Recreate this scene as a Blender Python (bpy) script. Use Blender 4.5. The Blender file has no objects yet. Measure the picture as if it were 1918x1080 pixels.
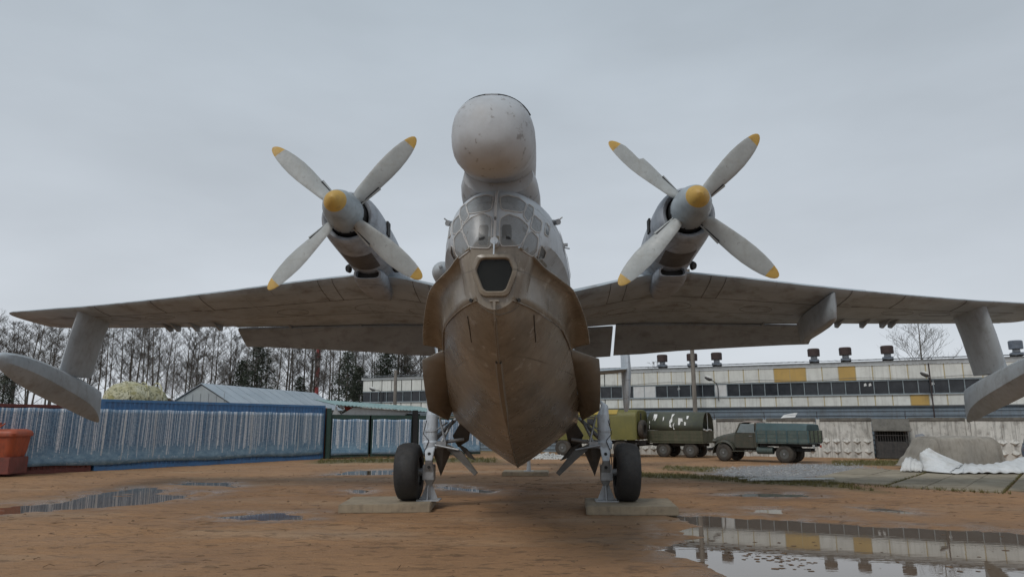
import bpy, bmesh, math, random
import numpy as np
from mathutils import Vector, Matrix
from mathutils.bvhtree import BVHTree

rnd = random.Random(7)
R = math.radians
scene = bpy.context.scene
C = scene.collection

# ------------------------------------------------------------------ camera
FOC, CAMH, PITCH = 1300.0, 1.85, math.atan(255.0 / 1300.0)     # focal length in pixels of the 1918 wide photograph
cam_d = bpy.data.cameras.new("camera")
cam_d.sensor_width = 36.0
cam_d.lens = 36.0 * FOC / 1918.0
cam_d.clip_start = 0.1
cam_d.clip_end = 4000.0
cam = bpy.data.objects.new("camera", cam_d)
C.objects.link(cam)
cam.location = (0, 0, CAMH)
cam.rotation_euler = (math.pi / 2 + PITCH, 0, 0)
scene.camera = cam

# ------------------------------------------------------------------ sky and sun (overcast)
SUN_EL, SUN_AZ = R(50), R(215)      # high behind the camera, over its left shoulder, veiled by cloud
world = bpy.data.worlds.new("World")
scene.world = world
world.use_nodes = True
wn, wl = world.node_tree.nodes, world.node_tree.links
wn.clear()
wo = wn.new("ShaderNodeOutputWorld")
bg = wn.new("ShaderNodeBackground")
bg.inputs["Strength"].default_value = 0.1
sky = wn.new("ShaderNodeTexSky")
sky.sky_type = 'NISHITA'
sky.sun_disc = False
sky.sun_elevation = SUN_EL
sky.sun_rotation = SUN_AZ
sky.dust_density = 3.0
tc = wn.new("ShaderNodeTexCoord")
sep = wn.new("ShaderNodeSeparateXYZ")
wl.new(tc.outputs["Generated"], sep.inputs[0])
ramp = wn.new("ShaderNodeValToRGB")           # the even grey cloud layer: a little brighter low down
ramp.color_ramp.elements[0].position = 0.0
ramp.color_ramp.elements[0].color = (5.4, 5.7, 6.1, 1)
ramp.color_ramp.elements[1].position = 0.62
ramp.color_ramp.elements[1].color = (3.35, 3.85, 4.3, 1)
wl.new(sep.outputs["Z"], ramp.inputs[0])
mp = wn.new("ShaderNodeMapping")
mp.inputs["Scale"].default_value = (1.6, 1.6, 4.5)
wl.new(tc.outputs["Generated"], mp.inputs[0])
nz = wn.new("ShaderNodeTexNoise")
nz.inputs["Scale"].default_value = 1.3
nz.inputs["Detail"].default_value = 5.0
nz.inputs["Roughness"].default_value = 0.5
wl.new(mp.outputs[0], nz.inputs["Vector"])
nr = wn.new("ShaderNodeMapRange")
nr.inputs["From Min"].default_value = 0.3
nr.inputs["From Max"].default_value = 0.7
nr.inputs["To Min"].default_value = 0.9
nr.inputs["To Max"].default_value = 1.09
wl.new(nz.outputs["Fac"], nr.inputs["Value"])
mul = wn.new("ShaderNodeVectorMath"); mul.operation = 'SCALE'
wl.new(ramp.outputs["Color"], mul.inputs[0])
wl.new(nr.outputs[0], mul.inputs["Scale"])
mixs = wn.new("ShaderNodeMix"); mixs.data_type = 'RGBA'
mixs.inputs[0].default_value = 0.94
wl.new(sky.outputs["Color"], mixs.inputs[6])
wl.new(mul.outputs[0], mixs.inputs[7])
wl.new(mixs.outputs[2], bg.inputs["Color"])
wl.new(bg.outputs[0], wo.inputs["Surface"])

sun_d = bpy.data.lights.new("sun", 'SUN')
sun_d.energy = 1.1
sun_d.angle = R(18)
sun_d.color = (1.0, 0.97, 0.93)
sun = bpy.data.objects.new("sun", sun_d)
C.objects.link(sun)
sun.rotation_euler = (R(90) - SUN_EL, 0, R(-35))
sun.location = (0, 0, 60)

vs = scene.view_settings
vs.view_transform = 'Standard'
vs.look = 'None'
vs.exposure = 0.32
vs.gamma = 1.0
vs.use_curve_mapping = False
scene.cycles.max_bounces = 8
scene.cycles.diffuse_bounces = 4
scene.cycles.transparent_max_bounces = 12

# ------------------------------------------------------------------ survey helpers (photo point -> place)
def ray(u, v):
    b = (540.0 - v) / FOC
    return Vector(((u - 959.0) / FOC, math.cos(PITCH) - b * math.sin(PITCH), math.sin(PITCH) + b * math.cos(PITCH)))
def G(u, v, z=0.0):
    d = ray(u, v); t = (z - CAMH) / d.z
    return Vector((d.x * t, d.y * t, z))
def AT(u, v, Y):
    d = ray(u, v); t = Y / d.y
    return Vector((d.x * t, Y, CAMH + d.z * t))

# ------------------------------------------------------------------ object helpers
def tag(o, label=None, cat=None, group=None, kind=None):
    if label: o["label"] = label
    if cat: o["category"] = cat
    if group: o["group"] = group
    if kind: o["kind"] = kind
    return o
def empty(name, loc=(0, 0, 0), rz=0.0, label=None, cat=None, group=None, parent=None):
    o = bpy.data.objects.new(name, None)
    C.objects.link(o)
    o.location = loc; o.rotation_euler = (0, 0, rz); o.empty_display_size = 0.3
    if parent: o.parent = parent
    return tag(o, label, cat, group)
def link(name, me, parent=None, loc=None, rot=None, scl=None):
    o = bpy.data.objects.new(name, me)
    C.objects.link(o)
    if parent: o.parent = parent
    if loc is not None: o.location = loc
    if rot is not None: o.rotation_euler = rot
    if scl is not None: o.scale = scl
    return o
def copy_tree(o, parent=None):
    c = o.copy(); C.objects.link(c)
    if parent: c.parent = parent
    for ch in list(o.children):
        copy_tree(ch, c)
    return c

class MB:
    """collects vertices and faces of ONE mesh"""
    def __init__(s): s.v = []; s.f = []; s.m = []
    def add(s, vs, fs, mi=0):
        b = len(s.v)
        s.v += [tuple(p) for p in vs]
        s.f += [tuple(i + b for i in f) for f in fs]
        s.m += [mi] * len(fs)
        return s
    def box(s, c, d, rot=None, mi=0):
        x, y, z = d[0] / 2, d[1] / 2, d[2] / 2
        P = [Vector((a * x, b * y, e * z)) for e in (-1, 1) for b in (-1, 1) for a in (-1, 1)]
        if rot is not None: P = [rot @ p for p in P]
        P = [p + Vector(c) for p in P]
        return s.add(P, [(0, 2, 3, 1), (4, 5, 7, 6), (0, 1, 5, 4), (2, 6, 7, 3), (0, 4, 6, 2), (1, 3, 7, 5)], mi)
    def tube(s, p0, p1, r0, r1=None, n=8, cap=True, mi=0):
        p0, p1 = Vector(p0), Vector(p1)
        if r1 is None: r1 = r0
        d = (p1 - p0)
        if d.length < 1e-6: return s
        d.normalize()
        a = d.cross(Vector((0, 0, 1)) if abs(d.z) < 0.9 else Vector((1, 0, 0))).normalized(); b = d.cross(a)
        P = []
        for p, r in ((p0, r0), (p1, r1)):
            for k in range(n):
                t = 2 * math.pi * k / n
                P.append(p + (a * math.cos(t) + b * math.sin(t)) * r)
        F = [(k, (k + 1) % n, n + (k + 1) % n, n + k) for k in range(n)]
        if cap: F += [tuple(range(n - 1, -1, -1)), tuple(range(n, 2 * n))]
        return s.add(P, F, mi)
    def path(s, pts, rs, n=6, mi=0):
        """a bent tube through pts"""
        pts = [Vector(p) for p in pts]
        if not hasattr(rs, "__len__"): rs = [rs] * len(pts)
        P = []; N = len(pts)
        for i, p in enumerate(pts):
            d = (pts[min(i + 1, N - 1)] - pts[max(i - 1, 0)]).normalized()
            a = d.cross(Vector((0, 0, 1)) if abs(d.z) < 0.95 else Vector((0, 1, 0))).normalized(); b = d.cross(a)
            for k in range(n):
                t = 2 * math.pi * k / n
                P.append(p + (a * math.cos(t) + b * math.sin(t)) * rs[i])
        F = [(i * n + k, i * n + (k + 1) % n, (i + 1) * n + (k + 1) % n, (i + 1) * n + k) for i in range(N - 1) for k in range(n)]
        F += [tuple(range(n - 1, -1, -1)), tuple(range((N - 1) * n, N * n))]
        return s.add(P, F, mi)
    def lathe(s, prof, n=24, c=(0, 0, 0), axis='Y', close=False, mi=0):
        """prof: (along axis, radius)"""
        c = Vector(c); P = []
        for (h, r) in prof:
            for k in range(n):
                t = 2 * math.pi * k / n
                x, y = math.cos(t) * r, math.sin(t) * r
                P.append(c + Vector({'Y': (x, h, y), 'Z': (x, y, h), 'X': (h, x, y)}[axis]))
        N = len(prof)
        F = [(i * n + k, i * n + (k + 1) % n, (i + 1) * n + (k + 1) % n, (i + 1) * n + k)
             for i in range(N - 1) for k in range(n)]
        if close: F += [((N - 1) * n + k, (N - 1) * n + (k + 1) % n, (k + 1) % n, k) for k in range(n)]
        else:
            if prof[0][1] > 1e-4: F.append(tuple(range(n - 1, -1, -1)))
            if prof[-1][1] > 1e-4: F.append(tuple(range((N - 1) * n, N * n)))
        return s.add(P, F, mi)
    def loft(s, rings, closed=True, cap0=True, cap1=True, mi=0):
        n = len(rings[0]); P = [p for r in rings for p in r]
        m = n if closed else n - 1
        F = [(i * n + k, i * n + (k + 1) % n, (i + 1) * n + (k + 1) % n, (i + 1) * n + k) for i in range(len(rings) - 1) for k in range(m)]
        if cap0 and closed: F.append(tuple(range(n - 1, -1, -1)))
        if cap1 and closed: F.append(tuple(range((len(rings) - 1) * n, len(rings) * n)))
        return s.add(P, F, mi)
    def prism(s, poly, vec, mi=0):
        """poly: 3D points of a planar outline, pushed along vec"""
        vec = Vector(vec); n = len(poly)
        P = [Vector(p) for p in poly] + [Vector(p) + vec for p in poly]
        F = [tuple(range(n - 1, -1, -1)), tuple(range(n, 2 * n))] + [(k, (k + 1) % n, n + (k + 1) % n, n + k) for k in range(n)]
        return s.add(P, F, mi)
    def plate(s, quad, t, mi=0):
        """thick sheet from a planar outline, along its own normal"""
        q = [Vector(p) for p in quad]
        nrm = (q[1] - q[0]).cross(q[2] - q[0]).normalized()
        return s.prism(q, nrm * t, mi)
    def mesh(s, name, mats, smooth=False, angle=35, bevel=0, fix=True):
        me = bpy.data.meshes.new(name)
        me.from_pydata(s.v, [], s.f)
        mats = mats if isinstance(mats, (list, tuple)) else [mats]
        for m in mats: me.materials.append(m)
        if len(mats) > 1: me.polygons.foreach_set("material_index", s.m)
        if fix or bevel:
            bm = bmesh.new(); bm.from_mesh(me)
            if fix: bmesh.ops.recalc_face_normals(bm, faces=bm.faces)
            if bevel:
                es = [e for e in bm.edges if len(e.link_faces) == 2 and e.calc_face_angle(0) > 0.6]
                bmesh.ops.bevel(bm, geom=es, offset=bevel, segments=2, affect='EDGES', clamp_overlap=True)
                bmesh.ops.recalc_face_normals(bm, faces=bm.faces)
            bm.to_mesh(me); bm.free()
        if smooth or bevel:
            me.polygons.foreach_set("use_smooth", [True] * len(me.polygons))
            me.set_sharp_from_angle(angle=R(angle))
        me.update()
        return me
    def build(s, name, mats, parent=None, smooth=False, angle=35, bevel=0, loc=None, rot=None, fix=True):
        return link(name, s.mesh(name, mats, smooth, angle, bevel, fix), parent, loc, rot)

def interp(tab, y):
    """monotone cubic through the table rows (first column is the key)"""
    ys = [r[0] for r in tab]
    if y <= ys[0]: return tab[0][1:]
    if y >= ys[-1]: return tab[-1][1:]
    i = max(k for k in range(len(ys)) if ys[k] <= y); i = min(i, len(ys) - 2)
    h = ys[i + 1] - ys[i]; t = (y - ys[i]) / h; out = []
    for c in range(1, len(tab[0])):
        def sl(a, b): return (tab[b][c] - tab[a][c]) / (ys[b] - ys[a])
        def tan(k):
            if k == 0: return sl(0, 1)
            if k == len(ys) - 1: return sl(k - 1, k)
            a, b = sl(k - 1, k), sl(k, k + 1)
            return 0 if a * b <= 0 else 2 * a * b / (a + b)
        m0, m1 = tan(i) * h, tan(i + 1) * h
        p0, p1 = tab[i][c], tab[i + 1][c]
        out.append((2 * t**3 - 3 * t * t + 1) * p0 + (t**3 - 2 * t * t + t) * m0 + (-2 * t**3 + 3 * t * t) * p1 + (t**3 - t * t) * m1)
    return out

# value noise for the lie of the land
_tab = np.random.RandomState(3).rand(256, 256)
def vnoise(x, y):
    xi, yi = np.floor(x).astype(int), np.floor(y).astype(int)
    fx, fy = x - xi, y - yi
    fx = fx * fx * (3 - 2 * fx); fy = fy * fy * (3 - 2 * fy)
    a = _tab[xi % 256, yi % 256]; b = _tab[(xi + 1) % 256, yi % 256]
    c = _tab[xi % 256, (yi + 1) % 256]; d = _tab[(xi + 1) % 256, (yi + 1) % 256]
    return (a * (1 - fx) + b * fx) * (1 - fy) + (c * (1 - fx) + d * fx) * fy * 1.0
def fbm(x, y, o=4):
    s, a, t = 0.0, 1.0, 0.0
    for k in range(o):
        s = s + a * vnoise(x * 2**k + 17.3 * k, y * 2**k + 5.1 * k); t += a; a *= 0.5
    return s / t - 0.5

# ------------------------------------------------------------------ materials
def nodes_of(name):
    m = bpy.data.materials.new(name); m.use_nodes = True
    nt = m.node_tree
    return m, nt.nodes, nt.links, nt.nodes["Principled BSDF"]
def nmix(n, l, fac, a, b, blend='MIX'):
    x = n.new("ShaderNodeMix"); x.data_type = 'RGBA'; x.blend_type = blend
    for s, v in ((x.inputs[0], fac), (x.inputs[6], a), (x.inputs[7], b)):
        if hasattr(v, "is_output"): l.new(v, s)
        elif isinstance(v, (int, float)): s.default_value = v
        else: s.default_value = (*v, 1)
    return x.outputs[2]
def nnoise(n, l, vec, scale, detail=5, rough=0.55, lo=0.35, hi=0.65, dist=0.0):
    t = n.new("ShaderNodeTexNoise"); t.inputs["Scale"].default_value = scale
    t.inputs["Detail"].default_value = detail; t.inputs["Roughness"].default_value = rough
    t.inputs["Distortion"].default_value = dist
    l.new(vec, t.inputs["Vector"])
    r = n.new("ShaderNodeMapRange"); r.inputs[1].default_value = lo; r.inputs[2].default_value = hi
    l.new(t.outputs["Fac"], r.inputs[0])
    return r.outputs[0]
def nmap(n, l, vec, scale=(1, 1, 1), rot=(0, 0, 0), loc=(0, 0, 0)):
    m = n.new("ShaderNodeMapping"); m.inputs["Scale"].default_value = scale
    m.inputs["Rotation"].default_value = rot; m.inputs["Location"].default_value = loc
    l.new(vec, m.inputs[0]); return m.outputs[0]
def nmath(n, l, op, a, b=None, c=None):
    m = n.new("ShaderNodeMath"); m.operation = op
    for s, v in zip(m.inputs, (a, b, c)):
        if v is None: continue
        if hasattr(v, "is_output"): l.new(v, s)
        else: s.default_value = v
    return m.outputs[0]
def paint(name, c1, c2, scale=1.5, rough=0.5, dirt=None, dirt_amt=0.0, streak=0.0, chip=None, chip_amt=0.0, bump=0.0, bscale=8.0,
          metallic=0.0, seams=None, per_object=0.0, spec=0.5, lo=0.35, hi=0.65):
    """weathered surface: two tones, rain streaks, dirt, chips, panel seams (seams = (axis0, axis1, width, height))"""
    m, n, l, b = nodes_of(name)
    t = n.new("ShaderNodeTexCoord"); co = t.outputs["Object"]
    if per_object:
        oi = n.new("ShaderNodeObjectInfo")
        cv = n.new("ShaderNodeCombineXYZ"); l.new(nmath(n, l, 'MULTIPLY', oi.outputs["Random"], 37.0), cv.inputs[0])
        l.new(nmath(n, l, 'MULTIPLY', oi.outputs["Random"], 11.0), cv.inputs[2])
        va = n.new("ShaderNodeVectorMath"); l.new(co, va.inputs[0]); l.new(cv.outputs[0], va.inputs[1]); co = va.outputs[0]
    col = nmix(n, l, nnoise(n, l, co, scale, 6, 0.6, lo, hi), c1, c2)
    if per_object:
        hv = n.new("ShaderNodeHueSaturation"); l.new(col, hv.inputs["Color"])
        l.new(nmath(n, l, 'MULTIPLY_ADD', oi.outputs["Random"], per_object, 1 - per_object / 2), hv.inputs["Value"]); col = hv.outputs[0]
    if streak and dirt:
        s = nnoise(n, l, nmap(n, l, co, (6, 6, 0.35)), 1.6, 4, 0.6, 0.48, 0.72)
        col = nmix(n, l, nmath(n, l, 'MULTIPLY', s, streak), col, dirt)
    if dirt and dirt_amt:
        s = nnoise(n, l, co, scale * 2.7, 7, 0.65, 0.5, 0.75)
        col = nmix(n, l, nmath(n, l, 'MULTIPLY', s, dirt_amt), col, dirt)
    if chip:
        s = nnoise(n, l, co, scale * 6, 6, 0.7, 0.60, 0.64)
        col = nmix(n, l, nmath(n, l, 'MULTIPLY', s, chip_amt), col, chip)
    hgt = None
    if seams:
        sp = n.new("ShaderNodeSeparateXYZ"); l.new(co, sp.inputs[0])
        cb = n.new("ShaderNodeCombineXYZ"); l.new(sp.outputs[seams[0]], cb.inputs[0]); l.new(sp.outputs[seams[1]], cb.inputs[1])
        bk = n.new("ShaderNodeTexBrick"); l.new(cb.outputs[0], bk.inputs["Vector"])
        bk.inputs["Scale"].default_value = 1.0; bk.inputs["Brick Width"].default_value = seams[2]; bk.inputs["Row Height"].default_value = seams[3]
        bk.inputs["Mortar Size"].default_value = 0.009; bk.inputs["Mortar Smooth"].default_value = 0.3; bk.offset = 0.35
        wob = nnoise(n, l, co, 0.7, 3, 0.6, 0.4, 0.62)
        k = nmath(n, l, 'MULTIPLY', nmath(n, l, 'MULTIPLY', bk.outputs["Fac"], wob), seams[4] if len(seams) > 4 else 0.45)
        col = nmix(n, l, k, col, tuple(x * 0.35 for x in c1))
        hgt = nmath(n, l, 'MULTIPLY', bk.outputs["Fac"], -0.4)
    l.new(col, b.inputs["Base Color"])
    rr = nnoise(n, l, co, scale * 3, 4, 0.6, 0.3, 0.7)
    l.new(nmath(n, l, 'MULTIPLY_ADD', rr, 0.2, rough - 0.1), b.inputs["Roughness"])
    b.inputs["Metallic"].default_value = metallic
    b.inputs["Specular IOR Level"].default_value = spec
    if bump or seams:
        h = nmath(n, l, 'MULTIPLY', nnoise(n, l, co, bscale, 6, 0.6, 0.0, 1.0), 1.0)
        if hgt is not None: h = nmath(n, l, 'ADD', h, hgt)
        bp = n.new("ShaderNodeBump"); bp.inputs["Strength"].default_value = max(bump, 0.08); bp.inputs["Distance"].default_value = 0.03
        l.new(h, bp.inputs["Height"]); l.new(bp.outputs[0], b.inputs["Normal"])
    return m
def plain(name, c, rough=0.5, metallic=0.0, spec=0.5):
    m, n, l, b = nodes_of(name)
    t = n.new("ShaderNodeTexCoord")
    col = nmix(n, l, nnoise(n, l, t.outputs["Object"], 5, 5), tuple(x * 0.82 for x in c), tuple(min(1, x * 1.12) for x in c))
    l.new(col, b.inputs["Base Color"])
    b.inputs["Roughness"].default_value = rough; b.inputs["Metallic"].default_value = metallic; b.inputs["Specular IOR Level"].default_value = spec
    return m

M = {}
M['skin_wing'] = paint("skin_wing", (.39, .44, .48), (.30, .34, .37), 0.7, 0.55, (.12, .10, .085), 0.75, 0.0, bump=.14, bscale=1.6, seams=(0, 1, 2.3, 1.35, .8))
M['skin_body'] = paint("skin_body", (.49, .53, .57), (.40, .44, .475), 0.9, 0.5, (.25, .23, .2), 0.35, 0.22, chip=(.17, .165, .16), chip_amt=.8, bump=.14, bscale=1.8, seams=(1, 2, 1.15, .75, .9))
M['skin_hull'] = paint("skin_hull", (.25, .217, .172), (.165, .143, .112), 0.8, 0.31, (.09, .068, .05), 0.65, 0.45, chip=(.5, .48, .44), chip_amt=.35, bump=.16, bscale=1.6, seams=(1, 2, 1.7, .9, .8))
M['skin_plate'] = paint("skin_plate", (.19, .165, .13), (.14, .12, .097), 0.9, 0.5, (.14, .105, .075), 0.5, 0.2, bump=.06, bscale=3)
M['skin_float'] = paint("skin_float", (.40, .44, .47), (.33, .365, .39), 1.1, 0.5, (.2, .19, .175), 0.6, 0.25, chip=(.15, .15, .15), chip_amt=.3, bump=.06, bscale=4)
M['skin_nacelle'] = paint("skin_nacelle", (.36, .39, .43), (.28, .305, .335), 1.2, 0.5, (.11, .1, .095), 0.75, 0.1, bump=.06, bscale=4, seams=(1, 2, .8, .5, .6))
M['radome'] = paint("radome", (.46, .485, .51), (.38, .40, .42), 1.3, 0.55, (.26, .24, .22), 0.35, 0.0, chip=(.2, .19, .18), chip_amt=.7, bump=.03, bscale=5)
M['blade'] = paint("blade", (.37, .39, .385), (.29, .305, .30), 2.0, 0.5, (.24, .235, .21), 0.6, 0.0, chip=(.16, .15, .14), chip_amt=.45, bump=.03)
M['yellow_tip'] = paint("yellow_tip", (.50, .32, .075), (.42, .26, .06), 3.0, 0.55, (.22, .14, .06), 0.5, 0.0)
M['spinner'] = paint("spinner", (.33, .375, .40), (.25, .285, .305), 2.2, 0.45, (.15, .16, .16), 0.5, 0.0, bump=.03)
M['dark'] = plain("dark", (.012, .012, .012), 0.7)
M['black_rubber_boot'] = plain("black_rubber_boot", (.03, .03, .032), 0.6)
M['seal_gold'] = plain("seal_gold", (.09, .085, .08), 0.6)
M['bare_metal'] = paint("bare_metal", (.33, .34, .35), (.22, .23, .24), 4, 0.45, (.1, .09, .08), 0.5, 0, metallic=0.35)
M['gear_white'] = paint("gear_white", (.52, .57, .62), (.42, .47, .52), 4, 0.45, (.15, .14, .13), 0.5, 0.3)
M['stand_grey'] = paint("stand_grey", (.40, .42, .44), (.34, .36, .38), 3, 0.5, (.2, .15, .11), 0.5, 0.3)
M['tyre'] = paint("tyre", (.018, .018, .019), (.03, .029, .028), 3, 0.75, (.07, .055, .04), 0.3, 0, bump=.15, bscale=14)
M['tyre_dusty'] = paint("tyre_dusty", (.035, .032, .028), (.06, .05, .04), 3, 0.85, (.11, .085, .06), 0.6, 0)
M['rim'] = paint("rim", (.10, .105, .1), (.06, .06, .055), 5, 0.6, (.1, .07, .05), 0.5, 0)
M['concrete'] = paint("concrete", (.34, .275, .19), (.25, .205, .145), 2.0, 0.8, (.15, .12, .085), 0.7, 0.3, bump=.25, bscale=9)
M['paving'] = paint("paving", (.31, .27, .205), (.225, .195, .145), 0.9, 0.88, (.13, .10, .07), 0.8, 0, spec=.15, bump=.2, bscale=7, per_object=.18)

def glass(name, tint, alpha, rough=0.08):
    m, n, l, b = nodes_of(name)
    b.inputs["Base Color"].default_value = (*tint, 1); b.inputs["Roughness"].default_value = rough
    t = n.new("ShaderNodeTexCoord")
    a = nnoise(n, l, t.outputs["Object"], 6, 5, 0.6, 0.2, 0.8)
    l.new(nmath(n, l, 'MULTIPLY_ADD', a, 0.25, alpha - 0.12), b.inputs["Alpha"])
    return m
M['cabin_glass'] = glass("cabin_glass", (.26, .27, .27), .5, .28)
M['dark_glass'] = glass("dark_glass", (.012, .014, .011), .45, .03); M['dark_glass'].node_tree.nodes["Principled BSDF"].inputs["Specular IOR Level"].default_value = .3
M['factory_glass'] = paint("factory_glass", (.012, .014, .018), (.03, .034, .04), .9, 0.16, (.07, .075, .08), .4, 0, per_object=.6)

# ================================================================== GROUND AND PUDDLES
def poly(px): return np.array([[G(u, v).x, G(u, v).y] for (u, v) in px])
PUD = [
 ("large puddle mirroring the factory wall, in front of the paving slabs", 1.0,
  [(1278, 966), (1330, 964), (1420, 969), (1560, 976), (1680, 984), (1800, 989), (1960, 999), (2300, 1030), (2400, 1200), (1600, 1240), (1370, 1110), (1335, 1078), (1285, 1050), (1228, 1022), (1270, 1002), (1300, 990)]),
 ("long puddle mirroring the birch banner, beside the blue container", .8,
  [(-120, 961), (0, 960), (90, 956), (210, 947), (310, 937), (400, 921), (310, 922), (320, 914), (270, 911), (230, 915), (170, 924), (110, 938), (40, 945), (-60, 948)]),
 ("thin puddle strip just beyond the long banner-mirroring puddle", .5, [(318, 906), (420, 909), (440, 912), (425, 902), (360, 901)]),
 ("small dark puddle alone on the sand before the left wheel slab", .7, [(408, 968), (470, 972), (560, 972), (572, 963), (520, 958), (450, 962)]),
 ("small puddle between the left wheel stand and the hull", .6, [(815, 911), (850, 917), (905, 921), (935, 918), (880, 912), (845, 908)]),
 ("tiny puddle to the left of the left aircraft wheel", .5, [(655, 922), (690, 924), (694, 917), (668, 915)]),
 ("shallow wet streak beyond the left aircraft wheel", .4, [(610, 889), (735, 888), (740, 878), (660, 880)]),
 ("thin wet streak in the sand behind the large puddle", .4, [(1360, 926), (1430, 931), (1530, 930), (1500, 923), (1420, 922)]),
 ("little oval puddle near the right wheel slab", .45, [(1400, 958), (1460, 960), (1458, 951), (1410, 951)]),
 ("ragged shallow puddle in the ruts before the paving", .4, [(1610, 950), (1660, 948), (1720, 958), (1705, 962), (1640, 956)]),
]
PUD = [(lb, k, poly(px)) for (lb, k, px) in PUD]
def sdf(px, py, P):
    """signed distance to polygon, positive inside"""
    d = np.full(px.shape, 1e9); ins = np.zeros(px.shape, bool); n = len(P)
    for i in range(n):
        a, b = P[i], P[(i + 1) % n]
        e = b - a; wx, wy = px - a[0], py - a[1]
        t = np.clip((wx * e[0] + wy * e[1]) / (e @ e), 0, 1)
        d = np.minimum(d, (wx - e[0] * t)**2 + (wy - e[1] * t)**2)
        c = ((a[1] <= py) != (b[1] <= py)) & (px < (b[0] - a[0]) * (py - a[1]) / (b[1] - a[1] + 1e-12) + a[0])
        ins ^= c
    return np.where(ins, 1, -1) * np.sqrt(d)
WATER = -0.022
RUTS = [(12.2, -.16, .012, -16, 4), (13.6, .22, -.004, -15, 2.5), (17.8, -.05, .004, -14, 14), (21.5, .10, 0, -18, 9), (18.6, -.12, .006, 5, 20)]
def land(x, y):
    x = np.asarray(x, float); y = np.asarray(y, float)
    z = 0.022 * fbm(x * .35, y * .35, 3) + 0.030 * fbm(x * 1.7 + 40, y * 2.6, 3) + 0.022 * fbm(x * 5.2, y * 6.1 + 8, 2) + 0.008
    for (y0, m_, c_, x0, x1) in RUTS:                      # wheel ruts left by lorries, a pair each
        yc = y0 + m_ * x + c_ * x * x
        f = np.clip((x - x0) / 2, 0, 1) * np.clip((x1 - x) / 2, 0, 1)
        for o in (-.8, .8):
            d = (y - yc - o) / math.sqrt(1 + m_ * m_) + .10 * fbm(x * .6 + o, y * .1, 2)
            z = z - f * .030 * np.exp(-(d / .13)**2) * (.75 + .25 * np.sign(np.sin(x * 24))) + f * .016 * np.exp(-((np.abs(d) - .26) / .09)**2)
    z = np.where(z < -.012, -.012 + (z + .012) * .12, z)
    wet = np.zeros_like(z)
    edge = 0.9 * fbm(x * 1.3 + 9, y * 1.6 + 3, 4) + .35 * fbm(x * 4.5, y * 6, 3)
    for (lb, k, P) in PUD:
        lo, hi = P.min(0) - 2.5, P.max(0) + 2.5
        m = (x > lo[0]) & (x < hi[0]) & (y > lo[1]) & (y < hi[1])
        if not m.any(): continue
        s = sdf(x[m], y[m], P) + edge[m] * 0.9 * k
        t = np.clip((s + .22) / .5, 0, 1); t = t * t * (3 - 2 * t)
        z[m] = z[m] - 0.055 * t
        wet[m] = np.maximum(wet[m], np.clip(1 + s / (2.2 * k + .4), 0, 1))
    return z, wet

# zones of the ground (gravel, grass) as places on the site
def blob(x, y, P, soft):
    return np.clip(sdf(x, y, P) / soft + .5 + 1.2 * fbm(x * .8, y * .8 + 7, 4), 0, 1)
Z_GRAVEL = poly([(1330, 893), (1440, 897), (1545, 894), (1640, 880), (1600, 868), (1500, 869), (1400, 874), (1320, 882)])
Z_GRASS = [poly([(1190, 893), (1300, 897), (1400, 905), (1560, 914), (1640, 920), (1560, 902), (1430, 897), (1300, 889), (1190, 885)]),
           poly([(590, 868), (700, 866), (930, 866), (930, 858), (700, 858), (600, 862)]),
           poly([(1240, 880), (1330, 884), (1360, 876), (1250, 872)]),
           poly([(1560, 872), (1700, 872), (1700, 862), (1560, 862)])]
def axis(lo, hi, step, far):
    a = list(np.arange(lo, hi + 1e-6, step)); g = step
    b, c = [], []
    x = hi
    while x < far: g *= 1.35; x += g; b.append(x)
    g = step; x = lo
    while x > -far: g *= 1.35; x -= g; c.append(x)
    return np.array(c[::-1] + a + b)
gx = axis(-21, 24, .085, 2500)
gy = np.concatenate([axis(6, 7, .5, 400)[:-1][axis(6, 7, .5, 400)[:-1] < 6], np.arange(6, 24, .07), np.arange(24, 46, .14)])
far = [46]
g = .14
while far[-1] < 2800: g *= 1.3; far.append(far[-1] + g)
gy = np.unique(np.concatenate([gy, far]))
XX, YY = np.meshgrid(gx, gy)
fx, fy = XX.ravel(), YY.ravel()
fz, wet = land(fx, fy)
nx, ny = len(gx), len(gy)
idx = np.arange(nx * ny).reshape(ny, nx)
quads = np.stack([idx[:-1, :-1], idx[:-1, 1:], idx[1:, 1:], idx[1:, :-1]], -1).reshape(-1, 4)
gm = bpy.data.meshes.new("ground")
gm.vertices.add(nx * ny); gm.vertices.foreach_set("co", np.stack([fx, fy, fz], -1).ravel())
gm.loops.add(quads.size); gm.loops.foreach_set("vertex_index", quads.ravel())
gm.polygons.add(len(quads)); gm.polygons.foreach_set("loop_start", np.arange(len(quads)) * 4)
gm.polygons.foreach_set("use_smooth", np.ones(len(quads), bool))
zone = np.zeros((nx * ny, 4)); zone[:, 3] = 1
near = (fy > 15) & (fy < 60) & (np.abs(fx) < 40)
zone[near, 0] = blob(fx[near], fy[near], Z_GRAVEL, 1.6)
for P in Z_GRASS: zone[near, 1] = np.maximum(zone[near, 1], blob(fx[near], fy[near], P, 1.2))
zone[:, 1] = np.maximum(zone[:, 1], np.clip((fy - 46) / 6, 0, .8))
zone[:, 2] = wet
at = gm.color_attributes.new("zone", 'FLOAT_COLOR', 'POINT')
at.data.foreach_set("color", zone.ravel())
gm.update(); gm.validate()
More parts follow.
